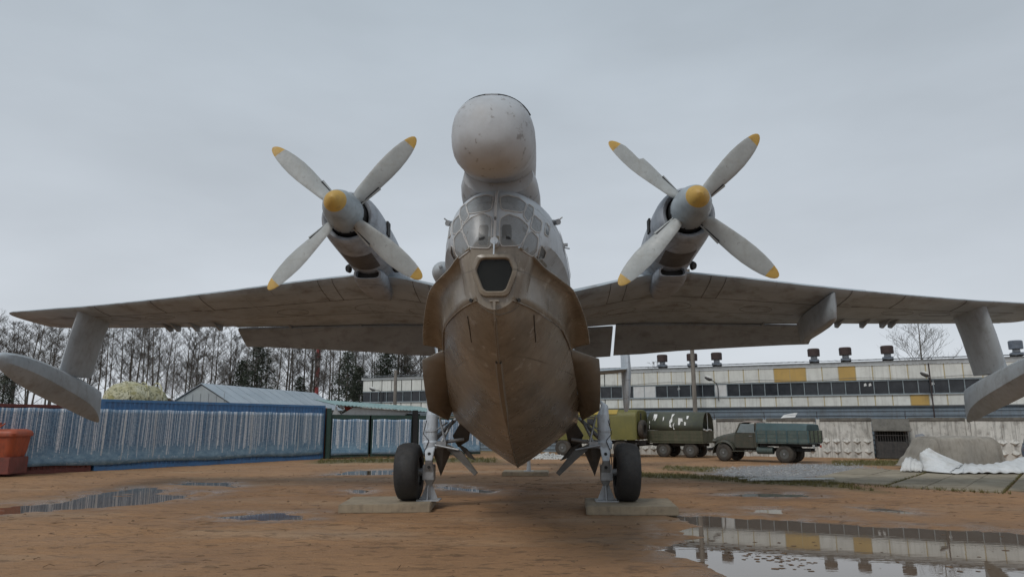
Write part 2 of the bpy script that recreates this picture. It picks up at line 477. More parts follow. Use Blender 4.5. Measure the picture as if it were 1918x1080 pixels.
def ground_material():
    m, n, l, b = nodes_of("sandy_ground")
    t = n.new("ShaderNodeTexCoord"); co = t.outputs["Object"]
    a = n.new("ShaderNodeAttribute"); a.attribute_name = "zone"
    sp = n.new("ShaderNodeSeparateColor"); l.new(a.outputs["Color"], sp.inputs[0])
    sand = nmix(n, l, nnoise(n, l, co, .35, 6, .6, .35, .65), (.355, .20, .098), (.28, .156, .077))
    sand = nmix(n, l, nnoise(n, l, co, 2.2, 6, .65, .55, .9), sand, (.20, .115, .056))
    sand = nmix(n, l, nmath(n, l, 'MULTIPLY', nnoise(n, l, nmap(n, l, co, (.25, .9, 1)), .6, 5, .6, .52, .72), .7), sand, (.36, .255, .165))   # pale silt streaks
    d1 = nnoise(n, l, nmap(n, l, co, (1.3, 4.4, 2), (0, 0, .16)), 1.0, 6, .72, .555, .60)
    d2 = nnoise(n, l, nmap(n, l, co, (3.6, 9.5, 3), (0, 0, .1), (3, 7, 0)), 1.0, 5, .68, .585, .62)
    patchy = nnoise(n, l, co, .45, 4, .6, .36, .52)                 # coarse dashes gather in patches, not everywhere
    relief_shade = nmath(n, l, 'MAXIMUM', nmath(n, l, 'MULTIPLY', d1, patchy), nmath(n, l, 'MULTIPLY', d2, .8))
    sand = nmix(n, l, nmath(n, l, 'MULTIPLY', relief_shade, .55), sand, (.055, .032, .018))  # shade of clods and ruts put into the sand colour as dark dashes
    lt = nnoise(n, l, co, 16, 2, .5, .74, .78)
    sand = nmix(n, l, nmath(n, l, 'MULTIPLY', lt, .4), sand, (.45, .38, .3))
    gravel = nmix(n, l, nnoise(n, l, co, 9, 5, .8, .35, .65), (.11, .11, .115), (.34, .34, .34))
    grass = nmix(n, l, nnoise(n, l, co, 3, 6, .7, .35, .65), (.075, .07, .022), (.15, .12, .055))
    col = nmix(n, l, sp.outputs["Red"], sand, gravel)
    col = nmix(n, l, sp.outputs["Green"], col, grass)
    w = nmath(n, l, 'MULTIPLY', sp.outputs["Blue"], nnoise(n, l, co, 1.1, 5, .6, .2, .55))
    dk = nmix(n, l, nmath(n, l, 'MULTIPLY', w, .6), (1, 1, 1), (.42, .40, .38))
    col = nmix(n, l, 1.0, col, dk, 'MULTIPLY')
    l.new(col, b.inputs["Base Color"])
    damp = nnoise(n, l, nmap(n, l, co, (.5, 1.1, 1)), .5, 5, .6, .45, .75)
    wr = nmath(n, l, 'MAXIMUM', nmath(n, l, 'MULTIPLY', w, w), nmath(n, l, 'MULTIPLY', damp, .38))
    l.new(nmath(n, l, 'MULTIPLY_ADD', wr, -.72, .84), b.inputs["Roughness"])
    b.inputs["Specular IOR Level"].default_value = .4
    h1 = nnoise(n, l, nmap(n, l, co, (2.2, 7, 2.2), (0, 0, .1)), 1.0, 7, .68, 0, 1)
    h2 = nnoise(n, l, co, 26, 4, .7, 0, 1)
    h = nmath(n, l, 'ADD', nmath(n, l, 'MULTIPLY', h1, 1.0), nmath(n, l, 'MULTIPLY', h2, .3))
    h = nmath(n, l, 'MULTIPLY', h, nmath(n, l, 'MULTIPLY_ADD', w, -.7, 1.0))
    bp = n.new("ShaderNodeBump"); bp.inputs["Strength"].default_value = .8; bp.inputs["Distance"].default_value = .09
    l.new(h, bp.inputs["Height"]); l.new(bp.outputs[0], b.inputs["Normal"])
    return m
gm.materials.append(ground_material())
ground = link("ground", gm); tag(ground, "wet brown sandy ground of the yard", "ground", kind="structure")

def water_material():
    m, n, l, b = nodes_of("puddle_water")
    t = n.new("ShaderNodeTexCoord"); co = t.outputs["Object"]
    b.inputs["Base Color"].default_value = (.15, .112, .08, 1)
    b.inputs["Roughness"].default_value = .015
    b.inputs["IOR"].default_value = 1.333
    b.inputs["Specular IOR Level"].default_value = .9
    bp = n.new("ShaderNodeBump"); bp.inputs["Strength"].default_value = .02; bp.inputs["Distance"].default_value = .02
    l.new(nnoise(n, l, nmap(n, l, co, (1, 2.5, 1)), 3.0, 3, .5, 0, 1), bp.inputs["Height"]); l.new(bp.outputs[0], b.inputs["Normal"])
    return m
M['water'] = water_material()
for (lb, k, P) in PUD:
    c = P.mean(0); mb = MB()
    Q = []
    for p in P:
        d = p - c; Q.append(Vector((*(c + d * (1 + .35 / max(.5, np.linalg.norm(d)))), WATER)))
    mb.v = [tuple(q) for q in Q]; mb.f = [tuple(range(len(Q)))]; mb.m = [0]
    bm = bmesh.new(); vs_ = [bm.verts.new(q) for q in Q]; f_ = bm.faces.new(vs_)
    if f_.normal.z < 0: f_.normal_flip()
    bm.normal_update()
    if f_.normal.z < 0: f_.normal_flip()
    bmesh.ops.triangulate(bm, faces=bm.faces[:])
    me = bpy.data.meshes.new("puddle"); bm.to_mesh(me); bm.free(); me.materials.append(M['water'])
    tag(link("puddle", me), lb, "puddle", kind="structure")
def gz(x, y): return float(land(np.array([x]), np.array([y]))[0][0])

# ================================================================== CONCRETE PAVING (road slabs)
pav = empty("pavement", (0, 0, 0)); tag(pav, "old concrete road slabs before the tarpaulin heap", "pavement", kind="structure")
O = Vector((11.35, 21.75, 0)); E1 = Vector((.72, -.69, 0)).normalized(); E2 = Vector((.62, .785, 0)).normalized()
for (o1, w, s0, s1, cuts) in ((-2.75, 2.68, .4, 8.6, 2), (0, 2.9, 0, 9.6, 3), (2.98, 2.9, .9, 9.9, 3)):
    for c in range(cuts):
        w0 = o1 + w * c / cuts; w1 = o1 + w * (c + 1) / cuts - .014
        sk = rnd.uniform(-.05, .05)
        for (a, b_) in ((s0 + sk, (s0 + s1) / 2 + sk - .02), ((s0 + s1) / 2 + sk, s1 + sk)):
            q = [O + E1 * w0 + E2 * a, O + E1 * w1 + E2 * a, O + E1 * w1 + E2 * b_, O + E1 * w0 + E2 * b_]
            zt = .045 + rnd.uniform(-.008, .008)
            mb = MB().prism([Vector((p.x, p.y, -.08)) for p in q], (0, 0, .08 + zt))
            mb.build("slab", M['paving'], pav, bevel=.012)

# ================================================================== LOOSE STUFF ON THE GROUND
def lump(mb, c, r, fl=.6):
    n = 5; a0 = rnd.random() * 6
    top = Vector(c) + Vector((rnd.uniform(-.3, .3) * r, rnd.uniform(-.3, .3) * r, r * fl))
    ring = [Vector(c) + Vector((math.cos(a0 + k * 6.283 / n) * r * rnd.uniform(.7, 1.2), math.sin(a0 + k * 6.283 / n) * r * rnd.uniform(.7, 1.2), rnd.uniform(-.1, .15) * r)) for k in range(n)]
    mb.add(ring + [top], [(k, (k + 1) % n, n) for k in range(n)])
M['clod'] = paint("clod", (.10, .06, .032), (.17, .10, .052), 6, .85)
M['stone'] = paint("stone", (.13, .13, .135), (.36, .36, .35), 9, .8)
M['rubble'] = paint("rubble", (.55, .55, .53), (.35, .34, .32), 4, .8)
mb = MB()
for k in range(3000):
    x, y = rnd.uniform(-17, 17), 8.5 + 26 * rnd.random()**1.5
    z, w = land(np.array([x]), np.array([y]))
    if z[0] < WATER + .006: continue
    lump(mb, (x, y, z[0]), (.004 + .030 * rnd.random()**4) * (1 + y * .03), .5)
for k in range(1500):                       # torn ridges of mud, lying in swathes
    x, y = rnd.uniform(-17, 17), 8.6 + 22 * rnd.random()**1.5
    if fbm(np.array([x * .3]), np.array([y * .5]), 2)[0] < -.02: continue
    z, w = land(np.array([x]), np.array([y]))
    if z[0] < WATER + .008 or w[0] > .75: continue
    a = .18 + rnd.gauss(0, .16); L = rnd.uniform(.03, .16) * (1 + y * .02); hh = rnd.uniform(.006, .022); d = Vector((math.cos(a), math.sin(a), 0)); e = Vector((-d.y, d.x, 0)) * rnd.uniform(.012, .03); c = Vector((x, y, z[0] - .004))
    b_ = e * rnd.uniform(-.6, .6)
    mb.add([c - d * L, c - e - d * L * .3, c - e * .8 + d * L * .5, c + d * L, c + e + d * L * .3, c + e - d * L * .4, c - d * L * .35 + b_ + Vector((0, 0, hh)), c + d * L * .4 + b_ + Vector((0, 0, hh * .8))],
           [(0, 1, 6), (1, 2, 7, 6), (2, 3, 7), (3, 4, 7), (4, 5, 6, 7), (5, 0, 6)])
tag(mb.build("dirt_clods", M['clod'], fix=False), "crumbs and clods of dirt lying over the sand", "dirt", kind="stuff")
mb = MB()
for k in range(3600):
    x, y = rnd.uniform(8, 19), rnd.uniform(24, 36)
    s = sdf(np.array([x]), np.array([y]), Z_GRAVEL)[0]
    if s < -.7 + rnd.random(): continue
    lump(mb, (x, y, gz(x, y)), rnd.uniform(.02, .06), .7)
tag(mb.build("gravel", M['stone'], fix=False), "grey gravel spread before the old lorry", "gravel", kind="stuff")
mb = MB()
hc = G(1035, 858)
for k in range(900):
    a, q = rnd.random() * 6.283, rnd.random()**.6
    x, y = hc.x + math.cos(a) * q * 1.5 - .3, hc.y + math.sin(a) * q * 1.2
    lump(mb, (x, y, .32 * (1 - q) * rnd.random()), rnd.uniform(.04, .1), .8)
tag(mb.build("rubble", M['rubble'], fix=False), "heap of pale broken rubble behind the hull", "rubble", kind="stuff")
M['grass'] = paint("grass", (.085, .085, .022), (.17, .14, .05), 3, .8)
mb = MB()
def tufts(P, n, h):
    lo, hi = P.min(0), P.max(0)
    k = 0; tries = 0
    while k < n and tries < n * 30:
        tries += 1
        x, y = rnd.uniform(lo[0], hi[0]), rnd.uniform(lo[1], hi[1])
        if sdf(np.array([x]), np.array([y]), P)[0] < 0: continue
        k += 1; z = gz(x, y)
        for q in range(7):
            a = rnd.random() * 6.283; r_ = rnd.uniform(.02, .08); hh = h * rnd.uniform(.5, 1.2)
            bx, by = x + rnd.uniform(-.06, .06), y + rnd.uniform(-.06, .06)
            dx, dy = math.cos(a), math.sin(a)
            mb.add([(bx - dy * .008, by + dx * .008, z), (bx + dy * .008, by - dx * .008, z), (bx + dx * r_, by + dy * r_, z + hh)], [(0, 1, 2)])
for P, n_, h_ in zip(Z_GRASS, (650, 500, 110, 250), (.10, .16, .1, .15)): tufts(P, n_, h_)
for k in range(240):   # weeds in the slab joints and along the edge
    s = rnd.uniform(0, 9); p = O + E2 * s + E1 * rnd.choice((-.04, 2.93)) if rnd.random() < .55 else O + E1 * rnd.uniform(-2.8, 3.1) + E2 * rnd.uniform(-.25, .1)
    for q in range(5):
        a = rnd.random() * 6.283
        mb.add([(p.x, p.y, 0), (p.x + .02, p.y, 0), (p.x + math.cos(a) * .05, p.y + math.sin(a) * .05, rnd.uniform(.05, .13))], [(0, 1, 2)])
tag(mb.build("grass", M['grass'], fix=False), "thin yellowed grass along the yard edges and slab joints", "grass", kind="stuff")

# flakes and crumbs drifting on the large puddle, twigs lying about
mb = MB()
for k in range(170):
    t = rnd.random(); u = 1262 + 260 * t + rnd.gauss(0, 14); v = 1006 + 55 * t + rnd.gauss(0, 7)
    p = G(u, v, WATER + .004)
    if k > 120: p = G(rnd.uniform(1300, 1900), rnd.uniform(1000, 1075), WATER + .004)
    if land(np.array([p.x]), np.array([p.y]))[0][0] > WATER: continue
    r_ = rnd.uniform(.012, .05); a = rnd.random() * 6
    mb.add([(p.x + math.cos(a + q * 1.257) * r_ * rnd.uniform(.5, 1.6), p.y + math.sin(a + q * 1.257) * r_ * rnd.uniform(.5, 1.2), WATER + .004) for q in range(5)], [(0, 1, 2, 3, 4)])
tag(mb.build("floating_debris", M['clod'], fix=False), "dead leaves and scum drifting on the large puddle", "debris", kind="stuff")
mb = MB()
for k in range(46):
    x, y = rnd.uniform(-12, 9), 9.3 + 14 * rnd.random()**1.4; z, w = land(np.array([x]), np.array([y]))
    if z[0] < WATER + .01: continue
    a = rnd.random() * 6.28; L = rnd.uniform(.06, .3)
    mb.path([(x, y, z[0] + .012), (x + math.cos(a) * L * .5, y + math.sin(a) * L * .5, z[0] + .02 + rnd.random() * .03), (x + math.cos(a + .4) * L, y + math.sin(a + .4) * L, z[0] + .012)], [.006, .005, .003], 4)
tag(mb.build("twigs", M['clod'], fix=False), "dead twigs and straws scattered over the sand", "twigs", kind="stuff")

# ================================================================== THE FLYING BOAT
YAW = R(2.2); AX, AY = .12, 16.2
plane = empty("flying_boat", (AX, AY, 0), -YAW, "weathered grey twin-propeller flying boat parked nose-on across the yard", "aircraft")
WM = Matrix.Translation((AX, AY, 0)) @ Matrix.Rotation(-YAW, 4, 'Z')
WI = WM.inverted()
# station: y, keel z, chine x, chine z, half width, its height, top z
ST = [(-8.34, 3.14, .20, 3.24, .30, 3.75, 4.02),
      (-8.22, 3.02, .28, 3.23, .43, 3.86, 4.36),
      (-8.00, 2.88, .40, 3.21, .55, 3.98, 4.66),
      (-7.50, 2.62, .58, 3.18, .67, 4.08, 4.86),
      (-6.60, 2.25, .81, 3.15, .82, 4.15, 5.12),
      (-5.50, 1.95, .965, 3.04, .95, 4.20, 5.40),
      (-4.00, 1.61, 1.13, 2.75, 1.08, 4.20, 5.55),
      (-3.00, 1.42, 1.22, 2.50, 1.13, 4.20, 5.60),
      (-1.50, 1.14, 1.33, 2.15, 1.18, 4.20, 5.62),
      (.60, .87, 1.40, 1.86, 1.20, 4.20, 5.62)]
ST2 = [(.62, 1.14, 1.32, 1.98, 1.20, 4.20, 5.62), (3, 1.25, 1.12, 2.15, 1.16, 4.15, 5.55), (7, 1.55, .75, 2.4, .95, 3.95, 5.2),
       (11, 2.1, .45, 2.8, .66, 3.7, 4.7), (14.6, 3.05, .2, 3.3, .32, 3.75, 4.25), (17.5, 3.6, .06, 3.7, .1, 3.8, 3.95)]
def ring_bottom(y, s):
    zk, xc, zc, w, zw, zt = s
    bul = .16 if y < -2 else .16 * max(0, (0.6 - y) / 2.6)
    half = []
    for k in range(7):
        t = k / 6
        half.append((xc * t + bul * xc * math.sin(math.pi * t) * .45, zk + (zc - zk) * (t**1.12) - bul * (zc - zk) * math.sin(math.pi * t) * .55))
    return [Vector((-x, y, z)) for (x, z) in half[::-1]] + [Vector((x, y, z)) for (x, z) in half[1:]]
def ring_top(y, s):
    zk, xc, zc, w, zw, zt = s
    half = []
    for k in range(6):
        t = k / 6
        pin = .30 * max(0, min(1, (y + 8.25) / .5)) * max(0, min(1, (-3.0 - y) / 1.5))      # waisted behind the bow flare
        half.append((xc + (w - xc) * t - pin * min(1, xc) * math.sin(math.pi * t)**.8, zc + (zw - zc) * t))
    for k in range(11):
        a = math.pi / 2 * k / 10
        half.append((w * math.cos(a)**.82, zw + (zt - zw) * math.sin(a)**.9))
    return [Vector((x, y, z)) for (x, z) in half] + [Vector((-x, y, z)) for (x, z) in half[::-1][1:]]
ys = [-8.34, -8.3, -8.26, -8.22, -8.16, -8.1, -8.0, -7.9, -7.75] + [-7.5 + .25 * k for k in range(33)] + [.6]
ys2 = [.62, 1.5, 2.5, 3.5, 4.5, 5.5, 7, 8.5, 10, 11.5, 13, 14.6, 16, 17.5]
rb = [ring_bottom(y, interp(ST, y)) for y in ys]; rt = [ring_top(y, interp(ST, y)) for y in ys]
rb2 = [ring_bottom(y, interp(ST2, y)) for y in ys2]; rt2 = [ring_top(y, interp(ST2, y)) for y in ys2]
hb = MB(); hb.loft(rb, closed=False); hb.loft(rb2, closed=False)
hb.add(list(rb[-1]) + list(rb2[0]), [(k, k + 1, 13 + k + 1, 13 + k) for k in range(12)])
hull = hb.build("hull_bottom", M['skin_hull'], plane, smooth=True, angle=28)
kp = [(0, y, interp(ST, y)[0] - .004) for y in ys[2:]]
MB().path(kp, .016, 6).build("keel_strip", M['skin_plate'], hull, smooth=True)
fb = MB(); fb.loft(rt, closed=False); fb.loft(rt2, closed=False)
fb.add(list(rt[-1]) + list(rt2[0]), [(k, k + 1, len(rt[0]) + k + 1, len(rt[0]) + k) for k in range(len(rt[0]) - 1)])
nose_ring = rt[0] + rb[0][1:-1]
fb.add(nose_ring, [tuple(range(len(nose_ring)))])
for i, f in enumerate(fb.f):                  # stem below the glazing: its darker ground-lit tone put in as hull colour
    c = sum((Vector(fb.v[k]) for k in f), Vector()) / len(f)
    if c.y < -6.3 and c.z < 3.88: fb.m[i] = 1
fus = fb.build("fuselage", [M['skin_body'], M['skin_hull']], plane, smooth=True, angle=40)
bvh = BVHTree.FromPolygons([Vector(v) for v in fb.v] + [Vector(v) for v in hb.v], [list(f) for f in fb.f] + [[i + len(fb.v) for i in f] for f in hb.f])
org = WI @ Vector((0, 0, CAMH))
def hit(u, v):
    d = (WI.to_3x3() @ ray(u, v)).normalized()
    p, nn, i, dist = bvh.ray_cast(org, d)
    if p is None: return None, None
    if nn.dot(d) > 0: nn = -nn
    return p, nn
def subdiv(px, step=5.0):
    out = []
    for i in range(len(px)):
        a, b = px[i], px[(i + 1) % len(px)]
        n = max(1, int(math.hypot(b[0] - a[0], b[1] - a[1]) / step))
        for k in range(n): out.append((a[0] + (b[0] - a[0]) * k / n, a[1] + (b[1] - a[1]) * k / n))
    return out
def rounded(px):
    for _ in range(2):
        q = []
        for i in range(len(px)):
            a, b = px[i], px[(i + 1) % len(px)]
            q += [(a[0] * .88 + b[0] * .12, a[1] * .88 + b[1] * .12), (a[0] * .12 + b[0] * .88, a[1] * .12 + b[1] * .88)]
        px = q
    return px
def patch(px, off, sx=1):
    """a fan patch lying on the fuselage skin"""
    px = subdiv(rounded(px)); cu = sum(p[0] for p in px) / len(px); cv = sum(p[1] for p in px) / len(px)
    rings = []
    for s in (1.0, .66, .33):
        r = []
        for (u, v) in px:
            p, nn = hit(cu + (u - cu) * s, cv + (v - cv) * s)
            if p is None: return None
            r.append(p + nn * off)
        rings.append(r)
    c, nn = hit(cu, cv)
    n = len(px); P = [p for r in rings for p in r] + [c + nn * off]
    F = [(i * n + k, i * n + (k + 1) % n, (i + 1) * n + (k + 1) % n, (i + 1) * n + k) for i in range(2) for k in range(n)] + [(2 * n + k, 2 * n + (k + 1) % n, 3 * n) for k in range(n)]
    if sx < 0: P = [Vector((-p.x, p.y, p.z)) for p in P]
    mb = MB(); mb.add(P, F); return mb
def frame_of(px, w, off, sx=1):
    px = subdiv(rounded(px)); cu = sum(p[0] for p in px) / len(px); cv = sum(p[1] for p in px) / len(px)
    R_ = []
    for k, o in ((-.25, .003), (-.2, off), (1, off), (1.15, .001)):
        r = []
        for (u, v) in px:
            L = max(1e-3, math.hypot(u - cu, v - cv)); s = 1 + w * k / L
            p, nn = hit(cu + (u - cu) * s, cv + (v - cv) * s)
            if p is None: return None
            r.append(p + nn * o)
        R_.append(r)
    if sx < 0: R_ = [[Vector((-p.x, p.y, p.z)) for p in r] for r in R_]
    return MB().loft(R_, True, False, False)
PANES = [  # lower centre, upper centre, side panes (right half in the photo, mirrored)
    ([(939, 412), (954, 404), (973, 411), (987, 425), (982, 441), (973, 457), (939, 459)], 'cabin_glass'),
    ([(939, 371), (951, 368), (970, 372), (983, 382), (978, 397), (941, 392)], 'cabin_glass'),
    ([(986, 443), (995, 435), (1006, 447), (1003, 470), (996, 478), (977, 466)], 'cabin_glass'),
    ([(989, 384), (998, 390), (997, 404), (988, 414), (981, 403)], 'cabin_glass'),
    ([(999, 404), (1013, 416), (1011, 433), (1003, 434), (994, 426)], 'cabin_glass'),
    ([(1013, 460), (1021, 471), (1018, 483), (1007, 484)], 'dark_glass'),
    ([(1022, 418), (1028, 427), (1026, 442), (1020, 437)], 'dark_glass'),
]
M['glass_frame'] = paint("glass_frame", (.47, .47, .46), (.38, .37, .36), 5, .5, (.2, .19, .17), .4, 0)
for (px, mt) in PANES:
    for sx in (1, -1):
        cu = sum(p[0] for p in px) / len(px); cv = sum(p[1] for p in px) / len(px); px = [(cu + (u - cu) * 1.09, cv + (v - cv) * 1.09) for (u, v) in px]
        fr = frame_of(px, 1.5, .012, sx); pn = patch(px, .008, sx)
        if fr is None or pn is None: continue
        w = fr.build("window", M['glass_frame'], plane, smooth=True, angle=50)
        pn.build("pane", M[mt], w, smooth=True, angle=60)
for sx in (1, -1):   # dark opening seen behind the two lower centre panes
    pn = patch([(940, 421), (958, 421), (958, 458), (940, 458)], .0045, sx)
    pn.build("cabin_opening", M['dark'], plane, smooth=True)
# centre post of the glazing
pp = []
for v in range(348, 466, 6):
    p, nn = hit(934, v)
    if p is not None: pp.append(Vector((0, p.y - .02, p.z)))
MB().path(pp, .018, 6).build("glazing_bar", M['glass_frame'], plane, smooth=True)
# side cabin windows and door
for sx in (1, -1):
    for (y0, z0, w_, h_) in ((-4.4, 4.55, .42, .34), (-5.75, 4.62, .34, .3)):
        x0 = interp(ST, y0)[3]
        mb = MB(); pts = [(y0 - w_ / 2, z0 - h_ / 2), (y0 + w_ / 2, z0 - h_ / 2), (y0 + w_ / 2, z0 + h_ / 2), (y0 - w_ / 2, z0 + h_ / 2)]
        q = []; qi = []
        for (yy, zz) in rounded(pts):
            p, nn, i, d_ = bvh.ray_cast(Vector((5 * sx, yy, zz)), Vector((-sx, 0, 0)))
            q.append(p + Vector((sx * .012, 0, 0)))
        c_ = sum(q, Vector()) / len(q)
        outer = [c_ + (p - c_) * 1.18 for p in q]
        fr = MB().loft([outer, [p + Vector((sx * .006, 0, 0)) for p in q]], True, False, False).build("window", M['glass_frame'], plane)
        MB().add(q, [tuple(range(len(q)))]).build("pane", M['dark_glass'], fr)
# bow window: a framed trapezoid set in the stem
def trap(s, y):
    P = [(-.215, 3.60), (-.16, 3.735), (.16, 3.735), (.215, 3.60), (.122, 3.35), (-.122, 3.35)]
    c = 3.55; P = [(x * s, c + (z - c) * s) for (x, z) in P]
    return [Vector((x, y, z)) for (x, z) in rounded(P)]
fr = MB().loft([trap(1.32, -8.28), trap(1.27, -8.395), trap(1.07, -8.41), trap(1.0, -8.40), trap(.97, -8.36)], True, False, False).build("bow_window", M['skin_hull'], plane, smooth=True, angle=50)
t_ = trap(1.0, -8.37); MB().add(t_, [tuple(range(len(t_)))]).build("pane", M['dark_glass'], fr)
ins = trap(.97, -8.355); MB().add(ins, [tuple(range(len(ins)))]).build("cabin_opening", M['dark'], fr)
# pitot rod and mooring fitting on the stem
mb = MB().lathe([(-8.47, .0), (-8.47, .045), (-8.3, .06)], 14, (0, 0, 3.93)); mb.tube((0, -8.46, 3.93), (0, -8.56, 3.74), .011, .008, 6)
mb.build("pitot_rod", M['gear_white'], plane, smooth=True)
mb = MB().box((0, -8.40, 3.235), (.11, .06, .02)); mb.box((0, -8.41, 3.18), (.03, .04, .1)); mb.tube((0, -8.39, 3.14), (0, -8.3, 3.02), .009, .009, 6)
mb.build("mooring_eye", M['skin_hull'], plane)

# nose radome: a bulging drum on a neck above the glazing
RS = [(-9.32, 0, 5.0, .0, .0), (-9.30, .0, 5.0, .18, .18), (-9.20, 0, 5.0, .34, .335), (-9.0, 0, 5.025, .44, .445), (-8.7, 0, 5.075, .48, .48), (-8.2, 0, 5.195, .49, .41),
      (-7.6, 0, 5.27, .49, .36), (-6.9, 0, 5.3, .48, .31), (-6.2, 0, 5.3, .45, .3), (-5.4, 0, 5.36, .4, .24), (-4.7, 0, 5.4, .3, .18)]
def rr(s, n=32, e=.86):
    out = []
    for k in range(n):
        a = 2 * math.pi * k / n; ca, sa = math.cos(a), math.sin(a)
        out.append(Vector((s[3] * math.copysign(abs(ca)**e, ca), s[0], s[2] + s[4] * math.copysign(abs(sa)**e, sa))))
    return out
rys = [-9.32, -9.315, -9.30, -9.27, -9.2, -9.1, -9.0, -8.85, -8.7, -8.45, -8.2, -7.9, -7.6, -7.2, -6.9, -6.5, -6.2, -5.8, -5.4, -5, -4.7]
def rsec(y):
    a = interp([(r[0],) + r[1:] for r in RS], y); return (y, 0, a[1], a[2], a[3])
rad = MB().loft([rr(rsec(y)) for y in rys], True).build("radome", M['radome'], plane, smooth=True, angle=60)
seam = []                                               # the seam and cover plate over the crown of the radome
for k in range(17):
    a = R(30) + R(120) * (k / 16); ca, sa = math.cos(a), math.sin(a); ysm = -9.0 + .5 * (1 - sa); s = rsec(ysm)
    seam.append(Vector((s[3] * math.copysign(abs(ca)**.86, ca) * 1.006, ysm, s[2] + s[4] * abs(sa)**.86 * 1.008)))
MB().path(seam, .012, 5).build("seam", M['dark'], rad)
MB().box((0, -9.02, 5.462), (.14, .08, .02), Matrix.Rotation(.5, 3, 'X')).build("cover_plate", M['radome'], rad)
# neck fairing below the radome
NK = [(-8.22, 4.18, .10, 4.72, .12), (-8.05, 4.3, .38, 4.75, .34), (-7.7, 4.4, .5, 4.85, .44), (-6.8, 4.5, .55, 5.0, .48), (-5.6, 4.8, .5, 5.2, .4)]
mb = MB(); nk = []
for (y, zb, wb, zt, wt) in NK:
    nk.append([Vector((-wb, y, zb)), Vector((-(wb + wt) / 2 - .02, y, (zb + zt) / 2)), Vector((-wt, y, zt)), Vector((wt, y, zt)), Vector(((wb + wt) / 2 + .02, y, (zb + zt) / 2)), Vector((wb, y, zb))])
NECK = [(-7.72, .45, 4.97), (-7.45, .51, 4.94), (-7.1, .54, 4.90), (-6.6, .55, 4.84), (-5.8, .5, 4.9)]
nrings = []
for (y, w_, zc_) in NECK:
    r_ = []
    for k in range(20):
        a = 2 * math.pi * k / 20
        r_.append(Vector((w_ * math.copysign(abs(math.cos(a))**.75, math.cos(a)), y, zc_ + .02 + .25 * math.sin(a))))
    nrings.append(r_)
MB().loft(nrings, True).build("radome_neck", M['skin_body'], plane, smooth=True, angle=60)

# spray deflectors: flared collar at the bow, and the flat plates further aft
def curve(tab, n):
    a, b = tab[0][0], tab[-1][0]
    return [Vector((lambda q: (q[1], q[0], q[2]))(interp([(i,) + tuple(r) for i, r in enumerate(tab)], (len(tab) - 1) * k / (n - 1)))) for k in range(n)]
# outer edge and root line, as (y, x, z)
OUT = [(-8.37, .30, 3.87), (-8.16, .46, 3.81), (-7.9, .60, 3.72), (-7.5, .79, 3.67), (-7.0, .97, 3.63), (-6.5, 1.10, 3.5), (-6.1, 1.19, 3.36), (-5.8, 1.25, 3.22), (-5.5, 1.29, 3.07)]
INN = [(-8.35, .205, 3.25), (-8.05, .385, 3.22), (-7.6, .56, 3.19), (-7.1, .70, 3.175), (-6.6, .82, 3.15), (-6.1, .895, 3.10), (-5.7, .95, 3.06), (-5.4, .985, 3.02), (-5.2, 1.005, 3.0)]
for sx in (1, -1):
    A, B = curve(OUT, 40), curve(INN, 40)
    rows = []
    for a, b in zip(A, B):
        row = []
        for k in range(9):
            t = k / 8
            p = b.lerp(a, t)
            sag = math.sin(math.pi * t)
            q_ = min(1, (a - b).length / .5)
            p = Vector((b.x + (a.x - b.x) * t**(1 + .9 * q_), p.y + .10 * sag * q_, b.z + (a.z - b.z) * (1 - (1 - t)**(1 + .7 * q_))))      # concave flare, its lip swung outward
            row.append(p)
        rows.append(row)
    P = [Vector((sx * p.x, p.y, p.z)) for r_ in rows for p in r_]
    F = [(i * 9 + k, i * 9 + k + 1, (i + 1) * 9 + k + 1, (i + 1) * 9 + k) for i in range(39) for k in range(8)]
    o = MB().add(P, F).build("spray_deflector", M['skin_hull'], plane, smooth=True, angle=60)
    md = o.modifiers.new("thick", 'SOLIDIFY'); md.thickness = .018; md.offset = 0
    # rim bead at the root of the flare
    MB().path([Vector((sx * (p.x + .004), p.y - .004, p.z)) for p in B], .008, 6).build("root_bead", M['skin_hull'], o, smooth=True)
    # aft plate
    I2 = [(-5.15, 1.015, 3.0), (-4.4, 1.085, 2.84), (-3.6, 1.165, 2.66), (-2.8, 1.24, 2.45), (-2.0, 1.295, 2.27), (-1.4, 1.335, 2.13)]
    O2 = [(-5.1, 1.0, 3.04), (-3.95, 1.56, 2.98), (-3.5, 1.615, 2.76), (-2.9, 1.665, 2.46), (-2.3, 1.69, 2.13), (-1.5, 1.40, 1.94)]
    A, B = [Vector((sx * x, y, z)) for (y, x, z) in O2], [Vector((sx * x, y, z)) for (y, x, z) in I2]
    P, F = [], []
    for a, b in zip(A, B): P += [b, b.lerp(a, .5) + Vector((0, .02, 0)), a]
    for i in range(len(A) - 1):
        for k in range(2): F.append((i * 3 + k, i * 3 + k + 1, (i + 1) * 3 + k + 1, (i + 1) * 3 + k))
    o = MB().add(P, F).build("spray_plate", M['skin_plate'], plane, smooth=True, angle=60)
    md = o.modifiers.new("thick", 'SOLIDIFY'); md.thickness = .02; md.offset = 0
    # dark drain hole at the bow and mooring slot
    MB().lathe([(-.01, .0), (-.012, .02), (.02, .021)], 10, (sx * .28, -8.29, 3.265)).build("drain_hole", M['dark'], plane)

